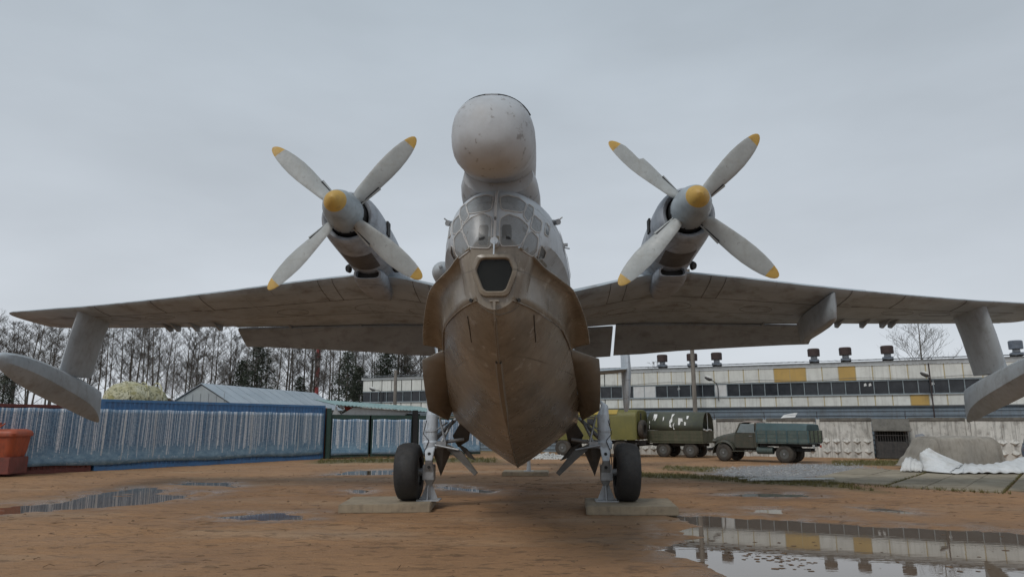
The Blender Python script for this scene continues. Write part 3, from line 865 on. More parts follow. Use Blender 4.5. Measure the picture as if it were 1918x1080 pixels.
# cracks, lips and the dark keel band drawn on the bow by its real joints
def skin_path(px, r_, nm, mt, off=.002):
    pts = []
    for i in range(len(px) - 1):
        for k in range(6):
            p, nn = hit(px[i][0] + (px[i + 1][0] - px[i][0]) * k / 6, px[i][1] + (px[i + 1][1] - px[i][1]) * k / 6)
            if p is not None: pts.append(p + nn * off)
    if len(pts) > 2: MB().path(pts, r_, 5).build(nm, mt, plane)
for px in ([(876, 592), (879, 610), (884, 646)], [(1000, 590), (1001, 612), (1004, 646)]): skin_path(px, .006, "joint_gap", M['dark'])
skin_path([(900, 572), (915, 583), (936, 590), (958, 583), (975, 570)], .008, "bow_lip", M['skin_plate'])
kb = []
for y in np.arange(-7.5, -4.6, .15):
    zk = interp(ST, y)[0]; w_ = .045 * min(1, (-4.6 - y) / 1.2)
    kb.append([Vector((-w_, y, zk + .012)), Vector((-w_ * .6, y, zk - .022)), Vector((w_ * .6, y, zk - .022)), Vector((w_, y, zk + .012))])
MB().loft(kb, False).build("keel_shoe", M['skin_plate'], hull)
# fittings on the fuselage flanks
mb = MB().lathe([(-.5, 0), (-.49, .06), (-.42, .13), (-.25, .185), (0, .20), (.5, .18), (.9, .12), (1.15, .03)], 18, (-1.16, -4.2, 4.46)); pod = mb.build("sensor_pod", M['skin_float'], plane, smooth=True, angle=50)
MB().box((-1.02, -3.95, 4.45), (.2, .5, .06)).build("pod_pylon", M['skin_float'], pod)
MB().lathe([(-.56, 0), (-.55, .03), (-.48, .035)], 10, (-1.16, -4.2, 4.5)).build("pod_lens", M['skin_float'], pod)
mb = MB().lathe([(-.12, .055), (-.12, .042), (-.02, .04)], 14, (1.26, -2.9, 4.02)); mb.lathe([(-.12, .055), (.25, .05)], 14, (1.26, -2.9, 4.02)); mb.tube((1.26, -2.8, 4.0), (1.1, -2.75, 3.95), .03)
mb.build("outlet_pipe", M['dark'], plane)
mb = MB().tube((-1.05, -3.4, 3.98), (-1.28, -3.4, 4.0), .022); mb.lathe([(-1.30, .05), (-1.26, .05)], 10, (0, -3.4, 4.0), 'X'); mb.build("vent_knob", M['bare_metal'], plane)
for sx in (1, -1):
    mb = MB().box((sx * .72, -6.5, 4.72), (.14, .1, .05)); mb.tube((sx * .7, -6.45, 4.72), (sx * .80, -6.6, 4.70), .03, .045); mb.tube((sx * .74, -6.5, 4.7), (sx * .86, -6.5, 4.80), .01)
    mb.build("side_lamp", M['bare_metal'], plane)
    mb = MB().tube((sx * .9, -3.9, 4.95), (sx * 1.02, -3.95, 5.06), .012); mb.tube((sx * .96, -3.95, 5.0), (sx * 1.08, -3.95, 4.98), .012); mb.box((sx * 1.0, -3.95, 5.05), (.09, .05, .05))
    mb.build("antenna", M['bare_metal'], plane)
mb = MB()
mb.path([(.78, -6.2, 4.62), (.93, -5.3, 4.5), (1.02, -4.5, 4.3), (1.1, -4.0, 4.05)], .012, 5)
mb.build("cable", M['dark'], plane)

# ------------------------------------------------------------------ wings
def thk(t): return 5 * (.2969 * math.sqrt(max(t, 0)) - .126 * t - .3516 * t * t + .2843 * t**3 - .1015 * t**4)
LEt = [(1.0, 1.9, 5.24), (1.5, 2.0, 5.33), (2.6, 2.1, 5.60), (3.4, 2.15, 5.78), (4.05, 2.2, 5.86), (5.2, 2.22, 5.78), (6.8, 2.26, 5.60), (8.6, 2.34, 5.40), (10.5, 2.62, 5.27), (12.5, 2.98, 5.17), (14.85, 3.4, 5.10), (15.3, 3.6, 5.07)]
TEt = [(1.0, 6.9, 5.00), (1.5, 6.9, 5.06), (2.6, 6.85, 5.15), (3.4, 6.8, 5.19), (4.05, 6.75, 5.2), (5.2, 6.6, 5.16), (6.8, 6.3, 5.10), (8.6, 5.95, 5.03), (10.5, 5.85, 4.98), (12.5, 5.78, 4.96), (14.85, 5.72, 4.95), (15.3, 5.5, 4.96)]
def sec(x, sx, t0, t1, th, squash=1.0, n=13, drop=0.0):
    le = interp(LEt, x); te = interp(TEt, x)
    L = Vector((sx * x, le[0], le[1])); T = Vector((sx * x, te[0], te[1]))
    c = (T - L).length; nrm = Vector((0, -(T - L).z, (T - L).y)).normalized()
    up, lo = [], []
    for k in range(n):
        q = (1 - math.cos(math.pi * k / (n - 1) / (1 if t1 > .99 else 1.25))) / (1 - math.cos(math.pi / (1 if t1 > .99 else 1.25)))
        t = t0 + (t1 - t0) * q
        h = thk(t * squash) * th * c * .5 + .001
        p = L + (T - L) * t - nrm * drop
        up.append(p + nrm * h * 1.15); lo.append(p - nrm * h * 1.0)
    return up[::-1] + lo[1:] if t0 == 0 else up[::-1] + lo
M['skin_flap'] = paint("skin_flap", (.32, .35, .375), (.25, .275, .295), 0.9, 0.6, (.10, .09, .08), 0.6, 0, bump=.05, bscale=3, seams=(0, 1, 3.1, .9, .6))
for sx in (1, -1):
    xs = [1.0, 1.5, 2.0, 2.6, 3.0, 3.4, 4.05, 4.6, 5.2, 6, 6.8, 7.7, 8.6, 9.3]
    wing = MB().loft([sec(x, sx, 0, 1, .17, .86) for x in xs], True).build("wing", M['skin_wing'], plane, smooth=True, angle=45)
    xs = [9.3, 9.9, 10.5, 11.5, 12.5, 13.6, 14.85]
    MB().loft([sec(x, sx, 0, .76, .14) for x in xs], True).build("outer_wing_panel", M['skin_wing'], wing, smooth=True, angle=45)
    xs = [9.34, 9.9, 10.5, 11.5, 12.5, 13.6, 14.8]
    MB().loft([sec(x, sx, .768, 1, .14, drop=.01) for x in xs], True).build("aileron", M['skin_wing'], wing, smooth=True, angle=45)
    tip = []
    for k in range(7):
        q = k / 6; x = 14.85 + .5 * math.sin(q * math.pi / 2)
        s0 = sec(14.85, sx, 0, 1, .14 * math.cos(q * math.pi / 2 * .96))
        c0 = sum(s0, Vector()) / len(s0); sc = .5 + .5 * math.cos(q * math.pi / 2)**.8
        tip.append([Vector((sx * x, c0.y + (p.y - c0.y) * sc + (1 - sc) * .25, c0.z + (p.z - c0.z) * (.4 + .6 * sc))) for p in s0])
    MB().loft(tip, True).build("wing_tip", M['skin_wing'], wing, smooth=True, angle=45)
    # raised joint straps and spar seams on the underside
    def low(x, t, o=.004):
        le = interp(LEt, x); te = interp(TEt, x); L = Vector((sx * x, le[0], le[1])); T = Vector((sx * x, te[0], te[1])); c = (T - L).length
        nrm = Vector((0, -(T - L).z, (T - L).y)).normalized()
        return L + (T - L) * t - nrm * (thk(t * (.86 if x < 9.3 else 1)) * (.17 if x < 9.3 else .14) * c * .5 + o)
    for x in (2.45, 2.9, 5.15, 5.55, 8.9, 10.4, 12.2):
        MB().path([low(x, t) for t in (.0, .01, .03, .07, .14, .25, .3)], .008, 5).build("panel_seam", M['seal_gold'], wing)
    for t in (.3, .62):
        MB().path([low(x, t, .001) for x in np.arange(1.6, 14.6 if t < .5 else 8.5, .5)], .007, 4).build("panel_seam", M['seal_gold'], wing)
    for (xa, ta) in ((4.6, .5), (3.0, .55), (6.9, .5), (10.9, .45), (12.0, .45)):
        MB().path([low(xa + .45 * math.cos(a), ta + .085 * math.sin(a), .001) for a in [2 * math.pi * k / 20 for k in range(21)]], .006, 4).build("access_panel", M['seal_gold'], wing)
    # flap, lowered
    fr_ = []
    for (x, y0, z0, ch, an) in ((3.06, 6.66, 5.08, 1.40, 40), (4.0, 6.62, 5.09, 1.36, 40), (5.2, 6.47, 5.06, 1.24, 38), (7.0, 6.18, 4.995, 1.06, 37), (8.5, 5.95, 4.93, .93, 35), (9.25, 5.87, 4.90, .88, 34)):
        a = R(an); d = Vector((0, math.cos(a), -math.sin(a))); nn = Vector((0, math.sin(a), math.cos(a)))
        p0 = Vector((sx * x, y0, z0))
        fr_.append([p0 + nn * .06, p0 - d * .03, p0 - nn * .05, p0 + d * ch * .5 - nn * .035, p0 + d * ch, p0 + d * ch + nn * .012, p0 + d * ch * .5 + nn * .06])
    fl = MB().loft(fr_, True).build("flap", M['skin_flap'], wing, smooth=True, angle=40)
    rf = []
    for (x, y0, z0, ch, an) in ((1.1, 6.7, 4.9, 1.5, 36), (2.0, 6.72, 4.97, 1.42, 38), (2.96, 6.70, 5.02, 1.36, 40)):
        a = R(an); d = Vector((0, math.cos(a), -math.sin(a))); nn = Vector((0, math.sin(a), math.cos(a))); p0 = Vector((sx * x, y0, z0))
        rf.append([p0 + nn * .06, p0 - d * .03, p0 - nn * .05, p0 + d * ch, p0 + d * ch + nn * .012])
    MB().loft(rf, True).build("root_flap", M['skin_flap'], wing, smooth=True, angle=40)
    for x in (3.3, 5.4, 7.6):
        te = interp(TEt, x); MB().prism([(sx * x, te[0] - .35, te[1] - .06), (sx * x, te[0] + .1, te[1] - .18), (sx * x, te[0] + .1, te[1] - .02)], (.05, 0, 0)).build("hinge_bracket", M['skin_flap'], wing)
    for x in (9.75, 10.5, 11.1, 11.35):
        te = interp(TEt, x); y = te[0] - .55
        MB().prism([(sx * x, y - .3, te[1] - .01), (sx * x, y + .25, te[1] - .2), (sx * x, y + .38, te[1] - .16), (sx * x, y + .38, te[1] + .02)], (.06, 0, 0)).build("hinge_bracket", M['skin_flap'], wing)
    # float on its strut
    st = []
    for (q, xx, zz) in ((0, 12.85, 5.16), (.1, 12.88, 4.98), (.5, 13.05, 4.3), (1.0, 13.25, 3.25)):
        r_ = []
        for k in range(20):
            a = 2 * math.pi * k / 20; ca, sa = math.cos(a), math.sin(a)
            yy = 4.02 - ca * (.78 - .03 * q) ; ww = .145 * sa * (1 - .35 * (1 - ca) / 2 * 0 + .25 * ca)
            r_.append(Vector((sx * (xx + ww), yy, zz)))
        st.append(r_)
    fstrut = MB().loft(st, True)
    FT = [  # y, half width, top z, chine z, keel z
        (.95, .02, 3.56, 3.50, 3.46), (1.08, .16, 3.67, 3.43, 3.27), (1.35, .25, 3.69, 3.36, 3.12), (1.8, .32, 3.66, 3.25, 2.92), (2.5, .36, 3.55, 3.06, 2.68),
        (3.3, .36, 3.38, 2.82, 2.45), (4.1, .33, 3.2, 2.58, 2.24), (4.7, .27, 3.05, 2.36, 2.07), (5.15, .17, 2.94, 2.1, 1.96), (5.4, .05, 2.87, 1.95, 1.92)]
    fr_ = []
    for k in range(31):
        y = .95 + (5.4 - .95) * k / 30; w_, zt, zc_, zk = interp(FT, y)
        half = [(0, zk), (w_ * .5, zk + (zc_ - zk) * .42), (w_, zc_), (w_ * 1.0, zc_ + (zt - zc_) * .45), (w_ * .86, zc_ + (zt - zc_) * .78), (w_ * .5, zc_ + (zt - zc_) * .96), (0, zt)]
        fr_.append([Vector((sx * 13.3 + x, y, z)) for (x, z) in half] + [Vector((sx * 13.3 - x, y, z)) for (x, z) in half[::-1][1:-1]])
    fo = MB().loft(fr_, True).build("wing_float", M['skin_float'], plane, smooth=True, angle=32)
    fstrut.build("float_strut", M['skin_float'], fo, smooth=True, angle=50)
# store pylon kept only under the wing on the right
mb = MB(); pr = []
for (z, y0, y1, w_) in ((5.32, 2.36, 5.2, .15), (5.0, 2.36, 5.1, .155), (4.66, 2.42, 4.95, .15), (4.60, 2.52, 4.85, .10)):
    r_ = []
    for k in range(16):
        a = 2 * math.pi * k / 16; ca, sa = math.cos(a), math.sin(a); yc = (y0 + y1) / 2; hl = (y1 - y0) / 2
        r_.append(Vector((8.42 + w_ * sa * (1 if ca > 0 else .7 + .3 * (1 + ca)), yc - hl * math.copysign(abs(ca)**.7, ca), z - .17 * ((yc - hl * ca) - y0))))
    pr.append(r_)
mb.loft(pr, True).build("store_pylon", M['skin_float'], plane, smooth=True, angle=50)

# ------------------------------------------------------------------ nacelles and propellers
PY = -.9; PX = 3.98; PZ = 6.68; PR = 2.46
NS = [  # y, centre z, rx, r up, r down
    (-.62, 6.66, .60, .60, .60), (-.55, 6.66, .665, .66, .665), (-.3, 6.65, .715, .70, .71), (.2, 6.62, .74, .73, .735), (.9, 6.57, .745, .73, .75), (1.6, 6.52, .74, .72, .78), (2.2, 6.48, .72, .7, .84),
    (3.0, 6.42, .68, .66, .95), (4.0, 6.36, .6, .6, .95), (5.2, 6.26, .48, .48, .9), (6.4, 6.1, .32, .34, .75), (7.6, 5.9, .12, .14, .45)]
def pitch(r_): return R(34 - 20 * min(1, (r_ - .34) / 1.2))
def blade_mesh(notch=False):
    rings = []; rs = [.34, .42, .5, .62, .8, 1.05, 1.35, 1.6, 1.65, 1.9, 2.1, 2.22, 2.34, 2.41, 2.45]
    ch = [(.34, .13, .10), (.42, .2, .09), (.5, .29, .075), (.62, .33, .055), (.8, .355, .045), (1.05, .39, .036), (1.35, .425, .03), (1.65, .43, .025), (1.9, .395, .02), (2.1, .34, .016), (2.22, .285, .013), (2.34, .215, .011), (2.41, .14, .009), (2.45, .055, .006)]
    for r_ in rs:
        c, t = interp(ch, r_); pit = pitch(r_)
        ring = []
        for k in range(14):
            a = 2 * math.pi * k / 14; ca, sa = math.cos(a), math.sin(a)
            e = c / 2 * ca * 1.1 + c * .04
            if notch and 1.62 < r_ < 2.0: e = min(e, c * (.34 if r_ < 1.7 else .46))          # the broken leading edge
            h = t * sa * (1 if sa > 0 else .35)
            ring.append(Vector((e * math.cos(pit) + h * math.sin(pit), -(h * math.cos(pit) - e * math.sin(pit)), r_)))
        rings.append(ring)
    mb = MB(); k0 = 11
    mb.loft(rings[:k0 + 1], True, True, False, 0)
    mb.loft(rings[k0:], True, False, True, 1)
    return mb
BL = blade_mesh().mesh("blade", [M['blade'], M['yellow_tip']], smooth=True, angle=50); BN = blade_mesh(True).mesh("blade", [M['blade'], M['yellow_tip']], smooth=True, angle=50)
# rubber de-icing strip at the leading edge root
mb = MB()
for (r0, r1) in ((.40, .98),):
    ring = []
    for r_ in (r0, .55, .75, r1):
        pit = pitch(r_); c = .27 + (r_ - .4) * .2
        for_e = [(.66 * c, .02), (.66 * c, -.02), (.53 * c, -.02), (.53 * c, .034)]
        ring.append([Vector((e * math.cos(pit) + h * math.sin(pit), -(h * math.cos(pit) - e * math.sin(pit)), r_)) for (e, h) in for_e])
    mb.loft(ring, True)
BOOT = mb.mesh("leading_edge_strip", M['blade'])
mb = MB()
ring = []
for r_ in (.42, .6, .8, .97):
    pit = pitch(r_); c = .27 + (r_ - .4) * .2
    ring.append([Vector((e * math.cos(pit) + h * math.sin(pit), -(h * math.cos(pit) - e * math.sin(pit)), r_)) for (e, h) in ((.55 * c, .030), (.55 * c, .0), (.44 * c, .0), (.44 * c, .040))])
mb.loft(ring, True)
GAP = mb.mesh("strip_gap", M['black_rubber_boot'])
for sx in (1, -1):
    nys = [-.62, -.6, -.58, -.55, -.48, -.3, 0, .3, .6, .9, 1.3, 1.7, 2.2, 2.7, 3.2, 4, 4.6, 5.2, 5.8, 6.4, 7, 7.6]
    rings = []
    for y in nys:
        cz, rx, ru, rd = interp(NS, y); r_ = []
        for k in range(32):
            a = 2 * math.pi * k / 32; ca, sa = math.cos(a), math.sin(a)
            r_.append(Vector((sx * PX + rx * .96 * ca, y, cz + (ru if sa > 0 else rd) * .96 * sa)))
        rings.append(r_)
    inner = []
    for (y, s_) in ((-.25, .78), (-.55, .80), (-.60, .86)):
        inner.append([Vector((sx * PX + .61 * s_ * math.cos(2 * math.pi * k / 32), y, 6.66 + .61 * s_ * math.sin(2 * math.pi * k / 32))) for k in range(32)])
    mb = MB(); mb.loft(inner + rings, True, False, True)
    nac = mb.build("engine_nacelle", M['skin_nacelle'], plane, smooth=True, angle=50)
    MB().lathe([(-.3, 0), (-.3, .5)], 32, (sx * PX, 0, 6.66)).build("intake_screen", M['dark'], nac)
    MB().lathe([(-.82, .3), (-.82, .44), (-.3, .46)], 24, (sx * PX, 0, PZ)).build("hub_shroud", M['dark'], nac)
    # oil cooler scoop under the nacelle
    sc = []
    for (y, w_, zt, zb) in ((1.45, .36, 5.86, 5.60), (1.7, .40, 5.9, 5.50), (2.2, .42, 5.9, 5.42), (2.9, .38, 5.8, 5.36), (3.6, .2, 5.6, 5.38)):
        r_ = []
        for k in range(20):
            a = 2 * math.pi * k / 20; ca, sa = math.cos(a), math.sin(a)
            r_.append(Vector((sx * PX + w_ * math.copysign(abs(ca)**.6, ca), y, (zt + zb) / 2 + (zt - zb) / 2 * math.copysign(abs(sa)**.6, sa))))
        sc.append(r_)
    c0 = sum(sc[0], Vector()) / 20
    lip = [[c0 + (p - c0) * .80 + Vector((0, .25, 0)) for p in sc[0]], [c0 + (p - c0) * .86 for p in sc[0]]]
    so = MB().loft(lip + sc, True, True, True).build("oil_cooler_scoop", M['skin_nacelle'], nac, smooth=True, angle=45)
    MB().add([p + Vector((0, .18, 0)) for p in lip[1]], [tuple(range(20))]).build("scoop_opening", M['dark'], nac)
    for s2 in (1, -1):
        mb = MB(); p = Vector((sx * PX + s2 * .69, 2.0, 6.0)); d = Vector((s2 * .55, -.62, -.2)).normalized()
        mb.lathe([(0, .0), (0, .095), (-.07, .125), (-.07, .09)], 14)
        q = d.to_track_quat('Y', 'Z').to_matrix()
        mb.v = [tuple(q @ Vector(v) + p) for v in mb.v]
        mb.build("exhaust_outlet", M['dark'], nac, smooth=True)
        MB().box((sx * PX + s2 * .72, .55, 6.68), (.05, .28, .34)).build("side_vent", M['dark'], nac)
    # sooty strip of lower cowl doors
    cz = []
    for y in (.3, .8, 1.3):
        c_, rx, ru, rd = interp(NS, y)
        cz.append([Vector((sx * PX + (rx * .96 + .006) * math.sin(a), y, c_ - (rd * .96 + .006) * math.cos(a))) for a in [R(-32 + 8 * k) for k in range(9)]])
    MB().loft(cz, False).build("lower_cowl_door", M['seal_gold'], nac, smooth=True)
    prop = empty("propeller", (sx * PX, PY, PZ), parent=plane); prop.rotation_euler = (R(-2.5), 0, 0)
    mb = MB().lathe([(.22, .435), (.05, .44), (-.2, .425), (-.45, .38), (-.64, .315), (-.74, .26)], 32, mi=0); mb.f.pop(); mb.m.pop()
    sp = mb.build("spinner", M['spinner'], prop, smooth=True, angle=50)
    MB().lathe([(-.74, .26), (-.86, .19), (-.94, .12), (-.98, .06), (-1.0, .0)], 32).build("spinner_cap", M['yellow_tip'], prop, smooth=True, angle=50)
    for k in range(4):
        an = R((41.5 if sx < 0 else 42.5) + 90 * k + (rnd.uniform(-1, 1)))
        for nm, me_ in (("blade", BN if (sx > 0 and k == 3) else BL), ("leading_edge_strip", BOOT), ("strip_gap", GAP)):
            link(nm, me_, prop, rot=(0, an + R(90) - R(90), 0))

# ------------------------------------------------------------------ tail
for sx in (1, -1):
    tp = []
    for (x, y, z, c, t) in ((.3, 13.3, 3.95, 2.6, .28), (2.4, 13.7, 4.05, 2.2, .22), (4.3, 14.1, 4.22, 1.8, .16)):
        r_ = []
        for k in range(16):
            a = 2 * math.pi * k / 16
            r_.append(Vector((sx * x, y + c / 2 - c / 2 * math.cos(a), z + t / 2 * math.sin(a) * (1 + .4 * math.cos(a)))))
        tp.append(r_)
    MB().loft(tp, True).build("tailplane", M['skin_wing'], plane, smooth=True, angle=45)
    fn = []
    for (z, y0, c, t) in ((2.42, 15.0, .9, .08), (2.62, 14.75, 1.3, .2), (3.3, 14.4, 1.8, .3), (4.2, 14.1, 2.3, .34), (5.2, 14.4, 2.2, .3), (6.2, 14.9, 1.8, .22), (6.9, 15.4, 1.3, .12)):
        r_ = []
        for k in range(16):
            a = 2 * math.pi * k / 16
            r_.append(Vector((sx * 4.38 + t / 2 * math.sin(a) * (1 + .4 * math.cos(a)), y0 + c / 2 - c / 2 * math.cos(a), z)))
        fn.append(r_)
    MB().loft(fn, True).build("tail_fin", M['skin_body'], plane, smooth=True, angle=45)
mb = MB().tube((.1, 11.0, 2.15), (.1, 10.6, .55), .09, .07, 12); mb.build("tail_strut", M['gear_white'], plane, smooth=True)

# ------------------------------------------------------------------ landing gear
SLABZ = .185
M['door_dark'] = paint('door_dark', (.085, .075, .065), (.06, .055, .048), 3, .6, (.14, .12, .1), .4, 0)
TP = [(-.255, .33), (-.265, .42), (-.258, .52), (-.22, .595), (-.12, .632), (0, .64), (.12, .632), (.22, .595), (.258, .52), (.265, .42), (.255, .33)]
TY = MB().lathe(TP, 40, axis='X', close=True).mesh("tyre", M['tyre'], smooth=True, angle=50)
HB = MB().lathe([(-.2, .0), (-.2, .1), (-.15, .12), (-.12, .3), (-.2, .335), (.2, .335), (.12, .3), (.15, .12), (.2, .1), (.2, 0)], 28, axis='X').mesh("wheel_rim", M['bare_metal'], smooth=True, angle=35)
for sx in (1, -1):
    gear = empty("landing_gear", (0, 0, 0), parent=plane)
    wx = sx * 2.46; az = SLABZ + .625
    w = link("tyre", TY, gear, (wx, 0, az), (0, sx * R(2), 0)); link("wheel_rim", HB, gear, (wx, 0, az), (0, sx * R(2), 0))
    gx_ = sx * 1.98
    mb = MB().tube((gx_ - sx * .02, 0, 2.08), (gx_ + sx * .0, 0, 1.36), .135, .15, 18)
    mb.lathe([(1.32, .165), (1.46, .175), (1.5, .15)], 18, (gx_, 0, 0), 'Z'); mb.lathe([(1.7, .16), (1.76, .16)], 18, (gx_, 0, 0), 'Z')
    mb.loft([[Vector((gx_ - sx * .02 + .135 * math.cos(k * math.pi / 4), .135 * math.sin(k * math.pi / 4), 2.06)) for k in range(8)],
             [Vector((gx_ + sx * .02 + .08 * math.cos(k * math.pi / 4), .08 * math.sin(k * math.pi / 4), 2.28)) for k in range(8)], [Vector((gx_ - sx * .08 + .02 * math.cos(k * math.pi / 4), .02 * math.sin(k * math.pi / 4), 2.4)) for k in range(8)]], True)
    mb.build("shock_strut", M['gear_white'], gear, smooth=True, angle=35)
    mb = MB().tube((gx_, 0, 1.36), (gx_ + sx * .06, 0, .7), .085, .085, 14)
    mb.build("piston", M['bare_metal'], gear, smooth=True)
    # scissor links with lightening holes
    for (z0, z1, yo) in ((1.36, 1.06, -.16), (1.06, .78, -.16)):
        fq = MB(); zc_ = (z0 + z1) / 2; hw0, hw1 = (.12, .075) if z0 > 1.2 else (.075, .12)
        outer = [Vector((gx_ - hw0, yo - (.0 if z0 > 1.2 else .1), z0)), Vector((gx_ + hw0, yo - (.0 if z0 > 1.2 else .1), z0)), Vector((gx_ + hw1, yo - (.1 if z0 > 1.2 else 0), z1)), Vector((gx_ - hw1, yo - (.1 if z0 > 1.2 else 0), z1))]
        fq.prism(outer, (0, .07, 0)); link_o = fq.build("torque_link", M['gear_white'] if z0 > 1.2 else M['bare_metal'], gear, bevel=.012)
        cc = sum(outer, Vector()) / 4
        MB().lathe([(-.012, 0), (-.012, .036), (.02, .036)], 14, cc).build("link_hole", M['dark'], link_o)
    mb = MB().tube((gx_, -.14, 1.06), (gx_ + .001, .1, 1.06), .05, .05, 12); mb.box((gx_ + sx * .02, -.03, .80), (.26, .28, .34)); mb.tube((gx_ + sx * .05, 0, az - .02), (wx, 0, az), .085, .08, 14)
    mb.loft([[Vector((gx_ + a_ * .12, b_ * .13, .66)) for a_, b_ in ((-1, -1), (1, -1), (1, 1), (-1, 1))], [Vector((gx_ + a_ * .05, b_ * .06, .5)) for a_, b_ in ((-1, -1), (1, -1), (1, 1), (-1, 1))]], True)
    mb.build("axle_fork", M['bare_metal'], gear, bevel=.015)
    # side braces running in under the hull
    mb = MB().tube((gx_, -.02, 1.42), (sx * 1.25, .25, 1.52), .045, .04, 10); mb.tube((gx_, .05, 1.44), (sx * 1.45, .5, 2.0), .05, .045, 10)
    mb.tube((gx_ - sx * .1, -.05, 1.36), (sx * 1.62, -.1, 1.38), .035, .05, 8); mb.tube((sx * 1.75, -.08, 1.4), (sx * 1.5, .2, 1.95), .03, .03, 8)
    mb.tube((sx * 1.62, -.1, 1.4), (sx * 1.8, .0, 2.05), .025, .025, 8)
    mb.tube((gx_ - sx * .12, -.16, 1.40), (sx * 1.30, -.3, 1.30), .022, .022, 8); mb.box((sx * 1.72, -.1, 1.43), (.22, .12, .1)); mb.tube((sx * 1.9, -.12, 1.7), (sx * 1.62, .1, 1.9), .018, .018, 6)
    mb.build("side_brace", M['bare_metal'], gear, smooth=True)
    MB().box((sx * 1.5, .1, 2.02), (.55, .5, .035)).build("upper_door", M['skin_plate'], gear)
    # doors: dark folded plates hanging beside the leg
    MB().plate([(sx * 1.66, -.1, 1.42), (sx * 1.93, -.05, 1.30), (sx * 1.76, .2, .70), (sx * 1.50, .1, 1.30)], .025).build("gear_door", M['door_dark'], gear)
    MB().plate([(sx * 1.62, -.14, 1.44), (sx * 1.25, -.3, 1.28), (sx * .86, -.5, .82), (sx * .93, -.5, .76), (sx * 1.3, -.3, 1.08), (sx * 1.58, -.14, 1.30)], .03).build("gear_door", M['door_dark'], gear)
    MB().plate([(sx * 1.5, .5, 1.46), (sx * 1.2, .4, 1.3), (sx * .98, .35, 1.04), (sx * 1.15, .4, 1.1)], .03).build("gear_door", M['door_dark'], gear)
    MB().plate([(sx * 1.30, .2, 1.95), (sx * 1.52, .3, 1.6), (sx * 1.42, .5, 1.35), (sx * 1.16, .4, 1.5), (sx * 1.1, .3, 1.8)], .03).build("gear_door", M['door_dark'], gear)
    # brake hoses
    mb = MB().path([(gx_ + sx * .08, -.16, 1.95), (gx_ + sx * .15, -.17, 1.65), (gx_ + sx * .02, -.18, 1.5), (gx_ + sx * .1, -.18, 1.3), (gx_ + sx * .14, -.14, 1.0), (gx_ + sx * .12, -.1, .8)], .010, 5)
    mb.build("brake_hose", M['dark'], gear)

# ================================================================== SUPPORTS
def slab_at(pf, w, d, rz, h, label, grp=None):
    o = MB().prism([(-w / 2, 0, 0), (w / 2, 0, 0), (w / 2 + .05, d, 0), (-w / 2 + .02, d, 0)], (0, 0, h)).build("concrete_slab", M['concrete'], None, bevel=.02)
    o.location = (pf[0], pf[1], .0); o.rotation_euler = (0, 0, rz)
    tag(o, label, "slab", "concrete slabs under the aircraft"); return o
slab_at((-2.72, 15.42), 1.95, 1.75, R(3.5), SLABZ, "worn concrete slab under the left wheel, its edge stained dark")
slab_at((2.50, 15.02), 1.9, 1.75, R(-4.0), SLABZ, "damp concrete slab under the right wheel, by the big puddle")
tw = WM @ Vector((0.05, 10.6, 0))
slab_at((tw.x - .1, tw.y - .5), 1.7, 1.3, R(-2), .15, "small concrete slab under the tail, seen far behind the hull")
for sx, lb in ((-1, "grey triangular steel stand propping the left gear leg"), (1, "grey triangular steel stand propping the right gear leg")):
    p = WM @ Vector((sx * 1.99, 0, 0))
    s = empty("jack_stand", (p.x, p.y, SLABZ), -YAW, lb, "stand", "stands under the gear legs")
    MB().box((0, 0, .012), (.5, .5, .024)).build("base_plate", M['stand_grey'], s)
    for a in (0, 90):
        mb = MB(); q = [(-.2, 0, .02), (.2, 0, .02), (.045, 0, .40), (-.045, 0, .40)]
        c_, s_ = math.cos(R(a)), math.sin(R(a))
        mb.prism([Vector((x * c_ + s_ * -.009, x * s_ + c_ * -.009, z)) for (x, y, z) in q], Vector((-s_, c_, 0)) * .018 * (1 if a == 0 else 1))
        mb.build("gusset", M['stand_grey'], s)
    MB().tube((0, 0, .02), (0, 0, .42), .045, .04, 12).build("post", M['stand_grey'], s, smooth=True)
p = WM @ Vector((.1, 10.6, 0))
s = empty("jack_stand", (p.x, p.y, .15), 0, "short steel prop under the tail wheel leg", "stand", "stands under the gear legs")
MB().tube((0, 0, 0), (0, 0, .42), .09, .06, 10).build("post", M['stand_grey'], s); MB().box((0, 0, .01), (.36, .36, .02)).build("base_plate", M['stand_grey'], s)

